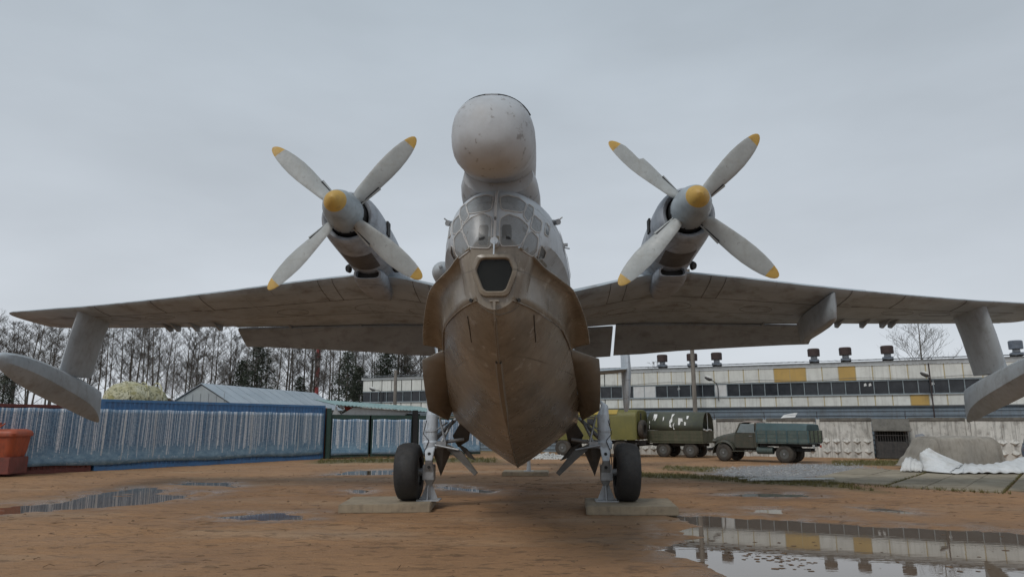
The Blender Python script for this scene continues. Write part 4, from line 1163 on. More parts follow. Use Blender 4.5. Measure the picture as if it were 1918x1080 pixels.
# ================================================================== CONTAINERS, BANNERS AND FENCE (left side of the yard)
M['blue_steel'] = paint("blue_steel", (.06, .18, .38), (.075, .21, .43), 1.2, .5, (.10, .06, .04), .35, .3, chip=(.12, .06, .03), chip_amt=.4)
M['red_steel'] = paint("red_steel", (.17, .045, .035), (.13, .035, .03), 1.2, .55, (.07, .04, .03), .4, .3, chip=(.3, .25, .22), chip_amt=.25)
M['green_steel'] = paint("green_steel", (.018, .05, .04), (.025, .065, .05), 2, .55, (.06, .04, .03), .4, .3)
def birch_material():
    m, n, l, b = nodes_of("birch_print")
    t = n.new("ShaderNodeTexCoord"); co = t.outputs["Object"]
    sp = n.new("ShaderNodeSeparateXYZ"); l.new(co, sp.inputs[0])
    x, z = sp.outputs[0], sp.outputs[2]
    blotch = nnoise(n, l, co, 1.4, 5, .6, .3, .7)
    col = nmix(n, l, nnoise(n, l, co, 11, 5, .75, .38, .62), (.05, .105, .18), (.15, .25, .36))
    spark = nnoise(n, l, co, 17, 3, .7, .57, .63)
    col = nmix(n, l, nmath(n, l, 'MULTIPLY', spark, .5), col, (.30, .34, .38))
    # undergrowth and mist in the lower third
    low = n.new("ShaderNodeMapRange"); low.inputs[1].default_value = .85; low.inputs[2].default_value = .35; l.new(z, low.inputs[0])
    mist = nmix(n, l, nnoise(n, l, nmap(n, l, co, (1, 1, 1.8)), 3.2, 6, .7, .3, .7), (.08, .19, .30), (.32, .46, .56))
    def trunks(freq, seed, wid, bright, base):
        nonlocal col
        wob = nnoise(n, l, nmap(n, l, co, (.0, 0, .8), (0, 0, 0), (seed, 0, 0)), 1.0, 2, .5, 0, 1)
        # each trunk leans a little of its own
        xs = nmath(n, l, 'ADD', nmath(n, l, 'MULTIPLY_ADD', x, freq, seed), nmath(n, l, 'MULTIPLY', z, -.022 * freq))
        xs = nmath(n, l, 'MULTIPLY_ADD', wob, .12, xs)
        v = n.new("ShaderNodeTexVoronoi"); v.voronoi_dimensions = '1D'; v.inputs["Scale"].default_value = 1.0; v.inputs["Randomness"].default_value = 1.0
        l.new(xs, v.inputs["W"])
        s2 = n.new("ShaderNodeSeparateColor"); l.new(v.outputs["Color"], s2.inputs[0])
        w = nmath(n, l, 'MULTIPLY_ADD', s2.outputs[0], wid, wid * .25)
        k = nmath(n, l, 'LESS_THAN', v.outputs["Distance"], w)
        k = nmath(n, l, 'MULTIPLY', k, nmath(n, l, 'GREATER_THAN', z, nmath(n, l, 'MULTIPLY_ADD', s2.outputs[1], .5, base)))
        k = nmath(n, l, 'MULTIPLY', k, nmath(n, l, 'GREATER_THAN', s2.outputs[2], .15))
        bark = nnoise(n, l, nmap(n, l, co, (8, 1, 22), loc=(seed, 0, 0)), 1.0, 3, .7, .38, .56)
        k = nmath(n, l, 'MULTIPLY', k, nmath(n, l, 'MULTIPLY_ADD', bark, .75, .25))
        tone = nmix(n, l, s2.outputs[1], tuple(c * .7 for c in bright), bright)
        col = nmix(n, l, k, col, tone)
    trunks(14.0, 3.7, .15, (.50, .56, .63), .4)
    trunks(7.5, 11.2, .13, (.62, .67, .73), .3)
    col = nmix(n, l, nmath(n, l, 'MULTIPLY', low.outputs[0], .85), col, mist)
    trunks(3.3, 29.4, .095, (.78, .80, .83), .18)
    trunks(2.1, 77.4, .07, (.74, .76, .79), .3)
    trunks(.9, 51.9, .06, (.62, .64, .65), .1)
    snow = nnoise(n, l, co, 8, 4, .7, .6, .66)
    col = nmix(n, l, nmath(n, l, 'MULTIPLY', nmath(n, l, 'MULTIPLY', snow, low.outputs[0]), .8), col, (.5, .54, .58))
    l.new(col, b.inputs["Base Color"]); b.inputs["Roughness"].default_value = .5
    bp = n.new("ShaderNodeBump"); bp.inputs["Strength"].default_value = .25; bp.inputs["Distance"].default_value = .04
    l.new(nnoise(n, l, nmap(n, l, co, (1.2, 1, .8), (0, .5, 0)), 2.2, 3, .5, 0, 1), bp.inputs["Height"]); l.new(bp.outputs[0], b.inputs["Normal"])
    return m
M['birch'] = birch_material()
def corrugated(L, h, pitch_=.28, dep=.036):
    """profile of pressed sheet along x from 0 to L, outside toward -y"""
    P = []; x = 0
    while x < L:
        for (dx, dy) in ((0, 0), (.07, 0), (.105, dep), (.175, dep)):
            if x + dx < L: P.append((x + dx, dy))
        x += pitch_ * .75
    P.append((L, 0))
    return P
def container(L, h, mat, loc, rz, label, grp):
    """origin at the near lower corner; x along the side we see, y into the depth"""
    t = empty("shipping_container", loc, rz, label, "container", grp)
    W = 2.44
    prof = corrugated(L - .3, h)
    for (yy, sgn, nm) in ((.03, 1, "side_wall"), (W - .03, -1, "side_wall")):
        mb = MB()
        P = [(x + .15, yy + sgn * d, .16) for (x, d) in prof] + [(x + .15, yy + sgn * d, h - .1) for (x, d) in prof]
        n = len(prof); mb.add(P, [(k, k + 1, n + k + 1, n + k) for k in range(n - 1)]); mb.build(nm, mat, t)
    mb = MB()
    for yy in (.06, W - .06): mb.box((L / 2, yy, h - .055), (L, .12, .11)); mb.box((L / 2, yy, .08), (L, .12, .16))
    for xx in (.06, L - .06): mb.box((xx, W / 2, h - .057), (.12, W - .24, .1)); mb.box((xx, W / 2, .082), (.12, W - .24, .15))
    mb.build("frame_rail", mat, t)
    for xx in (.08, L - .08):
        for yy in (.08, W - .08): MB().box((xx, yy, h / 2), (.158, .158, h + .004)).build("corner_post", mat, t)
    pr = corrugated(W - .32, h)
    for xx, sg in ((.05, 1), (L - .05, -1)):
        P = [(xx + sg * d, x + .16, .16) for (x, d) in pr] + [(xx + sg * d, x + .16, h - .1) for (x, d) in pr]; n = len(pr)
        MB().add(P, [(k, k + 1, n + k + 1, n + k) for k in range(n - 1)]).build("end_wall", mat, t)
    MB().box((L / 2, W / 2, h - .04), (L - .24, W - .24, .03)).build("roof_sheet", mat, t)
    return t
cA = Vector((G(605, 859).x, G(605, 859).y, 0)); cB = Vector((G(190, 881).x, G(190, 881).y, 0))
cd = (cA - cB).normalized(); crz = math.atan2(cd.y, cd.x)
cL = 12.19
cB = cA - cd * cL
container(cL, 2.9, M['blue_steel'], cB, crz, "long blue shipping container behind the birch banner, closest to the fence", "shipping containers in a row")
cR = cB - cd * (cL + .12)
container(cL, 2.62, M['red_steel'], cR, crz, "brick-red shipping container beyond the blue one, behind the orange tub", "shipping containers in a row")
cn = Vector((cd.y, -cd.x, 0))       # toward the camera
def banner(name, L, h, loc, rz, label, cuts=60, sag=.03, seed=0, grp=None):
    """hung print: a rippled sheet, x along, z up, thickness by solidify"""
    mb = MB(); nz_ = 12; P = []
    for j in range(nz_ + 1):
        for i in range(cuts + 1):
            x = L * i / cuts; z = h * j / nz_
            y = .02 * math.sin(x * 3.1 + seed) * (1 - j / nz_ * .6) + .014 * math.sin(x * 7.7 + z * 2 + seed)
            zz = z - (sag * abs(math.sin(x * 2.3 + seed)) if j == nz_ else 0) + (.03 * math.sin(x * 1.3 + seed) if j == 0 else 0)
            P.append((x, y, zz))
    mb.add(P, [(j * (cuts + 1) + i, j * (cuts + 1) + i + 1, (j + 1) * (cuts + 1) + i + 1, (j + 1) * (cuts + 1) + i) for j in range(nz_) for i in range(cuts)])
    o = mb.build(name, M['birch'], None, smooth=True, angle=80); o.location = loc; o.rotation_euler = (0, 0, rz)
    md = o.modifiers.new("thick", 'SOLIDIFY'); md.thickness = .006
    return tag(o, label, "banner", grp)
p = cA - cd * 20.2 + cn * .09
banner("printed_banner", 20.05, 2.23, Vector((p.x, p.y, .27)), crz, "very long banner printed with white birch trunks, hung along the containers", 160, grp="birch-print banners")

# fence of three gates beyond the container, each with its own banner
fA = Vector((G(613, 859).x, G(613, 859).y, 0)); fB = Vector((G(905, 852).x, G(905, 852).y, 0))
fd = (fB - fA); fL = fd.length; fd.normalize(); frz = math.atan2(fd.y, fd.x)
def fpos(u, v=857):
    """distance along the fence line at photo column u"""
    d = ray(u, v); k = (d.x * fA.y - d.y * fA.x) / (d.y * fd.x - d.x * fd.y)
    return -k if False else ((d.y * fA.x - d.x * fA.y) / (d.x * fd.y - d.y * fd.x))
s1, s2, s3, s4, s5 = fpos(617), fpos(690), fpos(770), fpos(781), fpos(900)
MB().box((0, 0, 1.38), (.22, .2, 2.76)).build("gate_post", M['green_steel'], None, loc=tuple(fA - fd * .02), rot=(0, 0, frz), bevel=.01)
tag(bpy.data.objects["gate_post"], "dark green steel post at the blue container's corner", "post")
for k, (a, b_, lb, lb2) in enumerate(((s1, s2, "green-topped fence bay next to the container's green post", "birch-print banner on the fence bay next to the green post"),
                                      (s2 + .12, s3, "green-topped fence bay under the teal shelter roof, left of the dark post", "birch-print banner on the fence bay left of the dark post"),
                                      (s4, s5, "fence bay running on behind the gear leg and the hull", "birch-print banner glimpsed behind the left gear leg"))):
    t = empty("fence_bay", tuple(fA + fd * a), frz, lb, "fence", "fence bays beside the container")
    L = b_ - a
    MB().box((L / 2, .05, 2.28), (L, .1, .24)).build("top_beam", M['green_steel'], t)
    MB().box((L / 2, .05, .12), (L, .08, .08)).build("bottom_rail", M['green_steel'], t)
    for xx in (.05, L - .05): MB().box((xx, .05, 1.14), (.09, .09, 2.02)).build("upright", M['green_steel'], t)
    MB().box((L / 2, .085, 1.15), (L - .12, .02, 1.98)).build("sheet", M['green_steel'], t)
    q = fA + fd * (a + .06)
    banner("printed_banner", L - .12, 2.0, Vector((q.x, q.y, .18)) + Vector((fd.y, -fd.x, 0)) * .04, frz, lb2, 40, .04, k * 1.7, "birch-print banners")
mb = MB().box((0, 0, 1.35), (.3, .2, 2.7)); o = mb.build("fence_post", M['dark'], None, loc=tuple(fA + fd * ((s3 + s4) / 2) + Vector((0, .02, 0))), rot=(0, 0, frz), bevel=.015)
tag(o, "thick dark post standing between the second and third fence bays", "post")

# lean-to shelter behind the fence
M['teal_roof'] = paint("teal_roof", (.10, .20, .20), (.22, .32, .31), 1.4, .5, (.35, .38, .37), .5, 0)
M['white_cloth'] = paint("white_cloth", (.60, .60, .58), (.50, .50, .49), 1.5, .7, (.33, .31, .28), .5, .2, bump=.1, bscale=3)
fn_ = Vector((-fd.y, fd.x, 0))
sh = empty("lean_to_shelter", tuple(fA + fd * .3 + fn_ * .9), frz, "open lean-to with a teal corrugated roof and white sheeting behind the fence", "shelter")
rl = s4 - s1 + 1.9
mb = MB(); n_ = int(rl / .11)
rows = []
for (yy, zz0, zz1) in ((-.5, 2.98, 2.55), (4.2, 3.42, 3.05)):
    rows.append([Vector((rl * i / n_, yy, zz0 + (zz1 - zz0) * i / n_ + .022 * math.cos(i * math.pi))) for i in range(n_ + 1)])
mb.loft(rows, False); ro = mb.build("roof_sheet", M['teal_roof'], sh); ro.modifiers.new("t", 'SOLIDIFY').thickness = .012
for (xx, yy) in ((.1, 0), (rl * .5, 0), (rl - .15, 0), (.1, 3.9), (rl - .15, 3.9)):
    MB().box((xx, yy, 1.25), (.1, .1, 2.5)).build("roof_post", M['green_steel'], sh)
MB().box((rl / 2, 3.9, 1.3), (rl, .05, 2.55)).build("back_board", M['dark'], sh)
mb = MB(); mb.plate([(1.3, -.2, 2.86), (.55, -.2, 2.42), (1.6, -.22, 2.40), (rl * .62, -.2, 2.40), (rl * .68, -.2, 2.66)], .02); mb.plate([(.25, -.25, 2.93), (.02, -.25, 2.42), (.55, -.25, 2.42), (.36, -.25, 2.6)], .02)
mb.build("white_sheet", M['white_cloth'], sh)
M['red_cloth'] = plain("red_cloth", (.42, .06, .03), .7)
MB().plate([(.75, .1, 2.88), (1.05, .1, 2.55), (1.5, .1, 2.84)], .02).build("red_flap", M['red_cloth'], sh)
o = MB().lathe([(0, .42), (.05, .45), (1.3, .45), (1.32, .3), (1.5, .28), (2.6, .24), (2.75, .3), (2.8, .1)], 16, (0, 0, 0), 'Z').build("rusty_tank", paint("rusty", (.09, .035, .02), (.15, .06, .035), 3, .7, (.03, .02, .02), .6, 0), None, smooth=True)
q = fA + fn_ * .55 + fd * .05; o.location = (q.x - .2, q.y, 0); tag(o, "rusty brown upright tank squeezed in beside the white sheeting", "tank")

# grey gable shed behind the container
M['shed_roof'] = paint("shed_roof", (.27, .32, .36), (.34, .39, .43), .6, .5, (.2, .22, .24), .4, 0)
M['shed_wall'] = paint("shed_wall", (.30, .34, .36), (.36, .40, .41), .8, .6, (.2, .2, .2), .4, .3)
sa = Vector((AT(375, 724, 42).x, 42, 0)); sb = Vector((AT(590, 735, 55).x, 55, 0)); sd = (sb - sa); sL = sd.length; srz = math.atan2(sd.y, sd.x)
shed = empty("grey_shed", tuple(sa), srz, "long grey shed with a plain pitched metal roof behind the blue container", "shed")
hw, rz_, ez = 2.35, 4.28, 3.0
MB().prism([(0.1, -hw + .15, 0), (0.1, hw - .15, 0), (0.1, hw - .15, ez), (0.1, 0, rz_ - .1), (0.1, -hw + .15, ez)], (sL - .2, 0, 0)).build("wall", M['shed_wall'], shed)
for s_ in (-1, 1):
    MB().plate([(0, s_ * (hw + .15), ez - .09), (sL, s_ * (hw + .15), ez - .09), (sL, 0, rz_), (0, 0, rz_)], .03).build("roof_slope", M['shed_roof'], shed)
    for k in range(1, int(sL / 1.1)): MB().tube((k * 1.1, s_ * (hw + .15), ez - .05), (k * 1.1, s_ * .03, rz_ + .035), .012, .012, 4).build("roof_seam", M['shed_roof'], shed)
for k in range(1, 8): MB().box((.085, -hw + .15 + k * .55, (ez) / 2 + .4), (.03, .03, ez + .6)).build("wall_rib", M['shed_wall'], shed)

# mottled hump behind the container: a netted machine body
def camo_material():
    m, n, l, b = nodes_of("camouflage")
    t = n.new("ShaderNodeTexCoord"); co = t.outputs["Object"]
    c = nmix(n, l, nnoise(n, l, co, 1.2, 4, .6, .4, .6), (.36, .34, .20), (.46, .45, .33))
    c = nmix(n, l, nmath(n, l, 'MULTIPLY', nnoise(n, l, co, 5, 4, .6, .53, .57, 1.5), .8), c, (.09, .09, .04))
    c = nmix(n, l, nmath(n, l, 'MULTIPLY', nnoise(n, l, nmap(n, l, co, (1, 1, 1), (0, 0, 0), (9, 3, 1)), 2.2, 4, .6, .56, .62), .8), c, (.24, .22, .08))
    l.new(c, b.inputs["Base Color"]); b.inputs["Roughness"].default_value = .8
    bp = n.new("ShaderNodeBump"); bp.inputs["Strength"].default_value = .5; bp.inputs["Distance"].default_value = .06
    l.new(nnoise(n, l, co, 6, 4, .7, 0, 1), bp.inputs["Height"]); l.new(bp.outputs[0], b.inputs["Normal"])
    return m
M['camo'] = camo_material()
q0, q1 = AT(192, 752, 39), AT(338, 754, 42)
hl = (Vector((q1.x, q1.y, 0)) - Vector((q0.x, q0.y, 0))); hL = hl.length; hrz = math.atan2(hl.y, hl.x)
hump = empty("camouflaged_hull", (q0.x, q0.y, 0), hrz, "rounded yellow-green camouflaged machine body showing over the blue container", "machine")
rg = []
for (x, zc_, ry, rz2) in ((0, 2.7, .35, .5), (.15, 2.75, .75, .95), (.55, 2.8, 1.05, 1.22), (1.2, 2.85, 1.15, 1.36), (1.3, 2.85, 1.2, 1.42), (1.9, 2.85, 1.2, 1.44), (2.4, 2.85, 1.15, 1.32), (3.2, 2.8, 1.1, 1.28), (3.7, 2.7, .95, 1.05), (3.95, 2.6, .8, .85)):
    rg.append([Vector((x * hL / 5.0, ry * math.cos(a), zc_ + rz2 * math.sin(a) * (1 + .05 * math.sin(5 * a + x)))) for a in [2 * math.pi * k / 24 for k in range(24)]])
MB().loft(rg, True).build("body", M['camo'], hump, smooth=True, angle=40)
for x in (1.25, 2.42, 3.3):
    MB().path([Vector((x * hL / 5, 1.19 * math.cos(a), 2.84 + 1.40 * math.sin(a))) for a in [math.pi * k / 16 for k in range(17)]], .045, 6).build("hoop", M['camo'], hump, smooth=True)
MB().plate([(3.9 * hL / 5, -.8, 3.35), (5.1 * hL / 5, -.7, 2.75), (5.1 * hL / 5, .7, 2.75), (3.9 * hL / 5, .8, 3.35)], .05).build("ramp_plate", M['white_cloth'], hump)
for x in (.7, 2.8):
    MB().box((x * hL / 5, 0, .8), (.3, 1.6, 1.6)).build("cradle", M['dark'], hump)

# orange tub at the left edge
M['orange'] = paint("orange", (.42, .09, .035), (.33, .07, .03), 1.5, .55, (.14, .05, .03), .5, .35, chip=(.12, .08, .06), chip_amt=.5)
M['red_brown'] = paint("red_brown", (.22, .06, .045), (.16, .05, .04), 2, .65, (.08, .05, .04), .6, .3)
op = G(58, 893) + Vector((-.75, -.1, 0))
tub = empty("orange_tub", (op.x, op.y, 0), R(4), "orange steel tub with a rounded lid on a red-brown base beside the banner", "tub")
def rrect(x0, x1, y0, y1, z, r):
    P = []
    for (cx, cy, a0) in ((x1 - r, y0 + r, -90), (x1 - r, y1 - r, 0), (x0 + r, y1 - r, 90), (x0 + r, y0 + r, 180)):
        for k in range(6): a = R(a0 + 18 * k); P.append(Vector((cx + r * math.cos(a), cy + r * math.sin(a), z)))
    return P
MB().loft([rrect(-2.3, -.10, .05, 1.05, .62, .2), rrect(-2.35, -.02, .0, 1.1, .9, .22), rrect(-2.4, .05, -.06, 1.12, 1.46, .22)], True).build("body", M['orange'], tub, smooth=True, angle=40)
MB().loft([rrect(-2.45, .10, -.11, 1.16, 1.44, .22), rrect(-2.45, .11, -.12, 1.16, 1.54, .22), rrect(-2.40, .05, -.06, 1.12, 1.64, .2), rrect(-2.3, -.1, .1, 1.0, 1.70, .2)], True).build("lid", M['orange'], tub, smooth=True, angle=40)
MB().path([(-1.3, -.05, 1.72), (-.75, -.05, 1.74), (-.45, -.05, 1.8), (-.32, -.05, 1.9)], .025, 6).build("handle_bar", M['orange'], tub)
MB().box((-1.25, .7, 1.84), (1.0, .8, .3)).build("hatch", M['orange'], tub, bevel=.06)
MB().box((-.42, .5, .40), (.86, 1.1, .60)).build("base", M['red_brown'], tub, bevel=.02); MB().box((-1.7, .6, .36), (1.0, 1.1, .56)).build("base", M['red_brown'], tub, bevel=.02)
mb = MB().lathe([(-.16, 0), (-.16, .12), (-.1, .16), (-.08, .22), (.1, .24)], 16, (-.62, -.0, .34)); mb.box((-.62, -.08, .12), (.44, .2, .05)); mb.box((-.62, -.03, .56), (.3, .1, .1))
mb.build("gearbox", M['bare_metal'], tub, smooth=True, angle=40)
MB().tube((-.7, .1, .05), (-.7, 1.1, .05), .1, .1, 10).build("skid", M['red_brown'], tub); MB().tube((-1.9, .1, .05), (-1.9, 1.1, .05), .1, .1, 10).build("skid", M['red_brown'], tub)

# ================================================================== FACTORY
fl0 = Vector((AT(681, 708, 56.2).x, 56.2, 0)); fdv = Vector((.913, -.408, 0)); fdv.normalize(); fzr = math.atan2(fdv.y, fdv.x)
FLEN = 52.8
fac = empty("factory_building", tuple(fl0), fzr, "long low factory with a dark window band, pale panels and a few ochre ones", "building")
M['pale_panel'] = paint("pale_panel", (.68, .69, .65), (.60, .61, .575), .8, .6, (.30, .29, .26), .35, .35, per_object=.12)
M['ochre_panel'] = paint("ochre_panel", (.50, .33, .10), (.44, .29, .09), .8, .6, (.30, .22, .1), .4, .3, per_object=.08)
M['seam_strip'] = paint("seam_strip", (.50, .40, .20), (.44, .38, .24), 1.5, .6, (.3, .27, .2), .4, .3)
M['blue_cladding'] = paint("blue_cladding", (.19, .235, .275), (.15, .19, .225), .7, .5, (.10, .09, .08), .4, .45)
M['fascia'] = paint("fascia", (.42, .44, .44), (.34, .36, .365), .7, .5, (.2, .2, .2), .4, .3)
M['roof_edge'] = paint("roof_edge", (.09, .10, .11), (.13, .14, .15), 1, .6)
M['grey_sheet0'] = plain('grey_sheet0', (.12, .14, .17), .5)
M['mullion'] = plain("mullion", (.22, .26, .28), .5)
M['window_board'] = paint("window_board", (.62, .63, .62), (.55, .56, .56), 2, .6, (.4, .38, .35), .3, .3)
M['rust_vent'] = paint("rust_vent", (.055, .033, .029), (.038, .024, .021), 3, .7, (.05, .03, .025), .5, .4)
def fs(u, v=745):
    d = ray(u, v); return (d.y * fl0.x - d.x * fl0.y) / (d.x * fdv.y - d.y * fdv.x)
K = .76
Z0, Z1, Z2, Z3, Z4, Z5 = [1.85 + (z - 1.85) * K for z in (0.0, 3.28, 4.12, 5.25, 6.42, 6.78)]; Z0 = 0.0
MB().box((FLEN / 2, 7.2, 2.65), (FLEN - .1, 14, 5.3)).build("core", M['fascia'], fac)
mb = MB(); k = 0; z = Z0                                     # horizontally ribbed cladding
rows = []
while z < Z1 - .02:
    for (dz, y) in ((0, 0), (.15, 0), (.175, -.04), (.25, -.04), (.275, 0)):
        if z + dz <= Z1: rows.append((z + dz, y))
    z += .275
mb.loft([[Vector((0, y, zz)) for (zz, y) in rows], [Vector((FLEN, y, zz)) for (zz, y) in rows]], False); mb.build("ribbed_cladding", M['blue_cladding'], fac)
PW = .912
och_u = [(1440, 1468), (1469, 1498), (1562, 1594)]; och = [fs((a + b) / 2, 700) for (a, b) in och_u]; och_l = [fs(1722, 752)]
up_me = MB().box((0, -.02, 0), (PW - .06, .06, Z4 - Z3 - .02)).mesh("upper_panel", M['pale_panel'], bevel=.01)
up_oc = MB().box((0, -.02, 0), (PW - .03, .062, Z4 - Z3 - .02)).mesh("upper_panel", M['ochre_panel'], bevel=.01)
lo_me = MB().box((0, -.02, 0), (PW - .06, .06, Z2 - Z1 - .02)).mesh("lower_panel", M['pale_panel'], bevel=.01)
lo_oc = MB().box((0, -.02, 0), (PW - .03, .062, Z2 - Z1 - .02)).mesh("lower_panel", M['ochre_panel'], bevel=.01)
se_u = MB().box((0, 0, 0), (.09, .05, Z4 - Z3 - .02)).mesh("seam_strip", M['seam_strip']); se_l = MB().box((0, 0, 0), (.09, .05, Z2 - Z1 - .02)).mesh("seam_strip", M['seam_strip'])
x = PW / 2
while x < FLEN:
    isu = any(abs(x - a) < PW / 2 for a in och); isl = any(abs(x - a) < PW / 2 for a in och_l)
    link("upper_panel", up_oc if isu else up_me, fac, (x, 0, (Z3 + Z4) / 2)); link("lower_panel", lo_oc if isl else lo_me, fac, (x, 0, (Z1 + Z2) / 2))
    if x > 20: link("seam_strip", se_u, fac, (x + PW / 2, -.005, (Z3 + Z4) / 2)); link("seam_strip", se_l, fac, (x + PW / 2, -.005, (Z1 + Z2) / 2))
    x += PW
pane = MB().box((0, 0, 0), (.745, .02, Z3 - Z2 - .12)).mesh("window_pane", M['factory_glass']); brd = MB().box((0, -.03, 0), (.75, .03, Z3 - Z2 - .06)).mesh("window_board", M['window_board'])
mul_ = MB().box((0, 0, 0), (.045, .09, Z3 - Z2 - .1)).mesh("mullion", M['mullion'])
boards = [fs(1191, 732), fs(1209, 732), fs(1352, 730)]
x = .38; k = 0
while x < FLEN:
    if any(abs(x - a) < .39 for a in boards): link("window_board", brd, fac, (x, -.0, (Z2 + Z3) / 2))
    else: link("window_pane", pane, fac, (x, .03, (Z2 + Z3) / 2), (rnd.uniform(-.012, .012), 0, rnd.uniform(-.01, .01)))
    link("mullion", mul_, fac, (x + .38, -.005, (Z2 + Z3) / 2)); x += .76
for zz in (Z2 + .03, Z3 - .03): MB().box((FLEN / 2, -.01, zz), (FLEN, .1, .06)).build("window_rail", M['mullion'], fac)
MB().box((FLEN / 2, -.055, Z2 - .01), (FLEN, .13, .03)).build("window_sill", M['fascia'], fac)
MB().box((FLEN / 2, -.06, Z1 - .03), (FLEN, .14, .05)).build("drip_edge", M['roof_edge'], fac)
MB().box((FLEN / 2, -.05, (Z4 + Z5) / 2 - .02), (FLEN + .2, .16, Z5 - Z4 - .06)).build("fascia", M['fascia'], fac)
mb = MB(); n_ = int(FLEN / .22)                                # wavy roof sheet edge
rows = [[Vector((i * .22, -.28, Z5 + .03 * (i % 2))) for i in range(n_)], [Vector((i * .22, 6.5, Z5 + .55 + .03 * (i % 2))) for i in range(n_)]]
mb.loft(rows, False); o = mb.build("roof_sheet", M['roof_edge'], fac); o.modifiers.new("t", 'SOLIDIFY').thickness = .03
for i, u in enumerate((1214, 1271, 1318, 1505, 1566, 1647, 1897)):
    s_ = fs(u, 680); s_ = s_ + .6; yy = 1.7; zb = Z5 + .12
    s_ *= 1.0
    v = empty("roof_vent", (s_, yy, zb), 0, parent=fac)
    v.scale = (K * .9, K * .9, K * .85)
    MB().box((0, 0, .14), (.85, .85, .3)).build("kerb", M['grey_sheet0'], v)
    MB().lathe([(.34, .3), (.7, .27)], 14, (0, 0, 0), 'Z').build("throat", M['bare_metal'], v, smooth=True)
    MB().lathe([(.62, .46), (.62, .52), (1.28, .53), (1.36, .46), (1.38, 0)], 18, (0, 0, 0), 'Z').build("cowl", M['rust_vent'] if i < 6 else M['grey_sheet0'], v, smooth=True)

for u in (1744, 1096):                                   # rain pipes and a slack cable along the facade
    s_ = fs(u, 730); MB().tube((s_, -.12, .2), (s_, -.12, Z4), .032, .032, 8).build("downpipe", M['rust_vent'], fac, smooth=True)
MB().path([(x_, -.16, Z3 + .1 + .06 * math.sin(x_ * 1.1)) for x_ in np.arange(18, FLEN - 1, .8)], .012, 4).build("cable", M['roof_edge'], fac)
shard = MB().prism([(0, 0, 0), (.16, 0, .05), (.12, 0, .2), (.02, 0, .16)], (0, .01, 0)).mesh("broken_glass", M['window_board'])
for u in (1269, 1618, 1627, 1745): link("broken_glass", shard, fac, (fs(u, 722), .0, Z2 + .5))
# ================================================================== CONCRETE WALL
M['old_wall'] = paint("old_wall", (.60, .59, .55), (.48, .47, .43), 1.0, .85, (.06, .052, .045), .55, .6, chip=(.2, .16, .13), chip_amt=.5, bump=.3, bscale=6, per_object=.25)
M['wall_cap'] = paint("wall_cap", (.10, .095, .085), (.17, .16, .14), 2, .9, (.05, .05, .04), .6, .3, bump=.3, bscale=8)
wa = Vector((7.0, 45.9, 0)); wb = Vector((36.5, 32.6, 0)); wd = (wb - wa); WL = wd.length; wd.normalize(); wrz = math.atan2(wd.y, wd.x)
cw = empty("concrete_wall", tuple(wa), wrz, "stained old concrete panel wall with lozenge relief below the factory", "wall")
WP, WH = 2.9, 2.12
def wall_panel():
    mb = MB().box((0, 0, WH / 2), (WP - .22, .12, WH))
    for r_, zz in enumerate((.42, .98)):
        for c in range(5):
            xx = -1.06 + c * .53; a, h, d_ = .235, .21, .14
            b4 = [(xx - a, -.0605, zz), (xx, -.0605, zz - h), (xx + a, -.0605, zz), (xx, -.0605, zz + h)]
            mb.add(b4 + [(xx, -.06 - d_, zz - .09)], [(0, 1, 4), (1, 2, 4), (2, 3, 4), (3, 0, 4)])
    return mb.mesh("wall_panel", M['old_wall'])
wp_me = wall_panel(); post_me = MB().box((0, 0, WH / 2 + .02), (.2, .24, WH + .04)).mesh("wall_post", M['old_wall'], bevel=.015)
cap_me = MB().box((0, 0, -.02), (WP - .2, .24, .17)).mesh("wall_cap", M['wall_cap'], bevel=.02)
brk_me = MB().path([(0, 0, 0), (0, 0, .28), (0, -.14, .46)], .018, 5).mesh("wire_bracket", M['rust_vent'])
def ws(u, v=830):
    d = ray(u, v); return (d.y * wa.x - d.x * wa.y) / (d.x * wd.y - d.y * wd.x)
gate0, gate1 = ws(1640), ws(1701)
nP = int(WL / WP); g_i = int(gate0 / WP)
off = gate0 - g_i * WP
for k in range(-1, nP + 1):
    x = off + k * WP + (0 if k < g_i else (gate1 - gate0))
    if x + WP < 0 or x > WL: continue
    link("wall_panel", wp_me, cw, (x + WP / 2, 0, rnd.uniform(-.04, .02)), (0, rnd.uniform(-.006, .006), rnd.uniform(-.01, .01))); link("wall_post", post_me, cw, (x, 0, 0), (0, rnd.uniform(-.012, .012), 0))
    link("wall_cap", cap_me, cw, (x + WP / 2, 0, WH + .05)); link("wire_bracket", brk_me, cw, (x, 0, WH))
for zz in (.18, .3, .42):
    MB().path([(x_, -.0 - (zz > .3) * .1, WH + zz + .02 * math.sin(x_ * 1.3 + zz * 20)) for x_ in np.arange(0, WL, 1.45)], .006, 4).build("barbed_wire", M['rust_vent'], cw)
# dark cage in the gap of the wall
M['soot'] = paint("soot", (.028, .028, .028), (.05, .047, .045), 3, .8, (.09, .08, .07), .4, .4)
M['rusty_bar'] = paint("rusty_bar", (.10, .095, .09), (.07, .06, .055), 4, .7)
gp = wa + wd * gate0 - Vector((-wd.y, wd.x, 0)) * .45
cage = empty("barred_hutch", tuple(gp), wrz, "black barred hutch with a sooty hood set into the gap in the concrete wall", "hutch")
gw = gate1 - gate0
MB().box((gw / 2, .9, 1.0), (gw, .06, 2.0)).build("back", M['soot'], cage); MB().box((.03, .45, 1.0), (.05, .9, 2.0)).build("side", M['soot'], cage); MB().box((gw - .03, .45, 1.0), (.05, .9, 2.0)).build("side", M['soot'], cage)
MB().prism([(-.12, -.34, 1.52), (-.12, -.02, 2.14), (-.12, .95, 2.2), (-.12, .95, 2.1), (-.12, .05, 2.02), (-.12, -.28, 1.5)], (gw + .24, 0, 0)).build("hood", M['wall_cap'], cage)
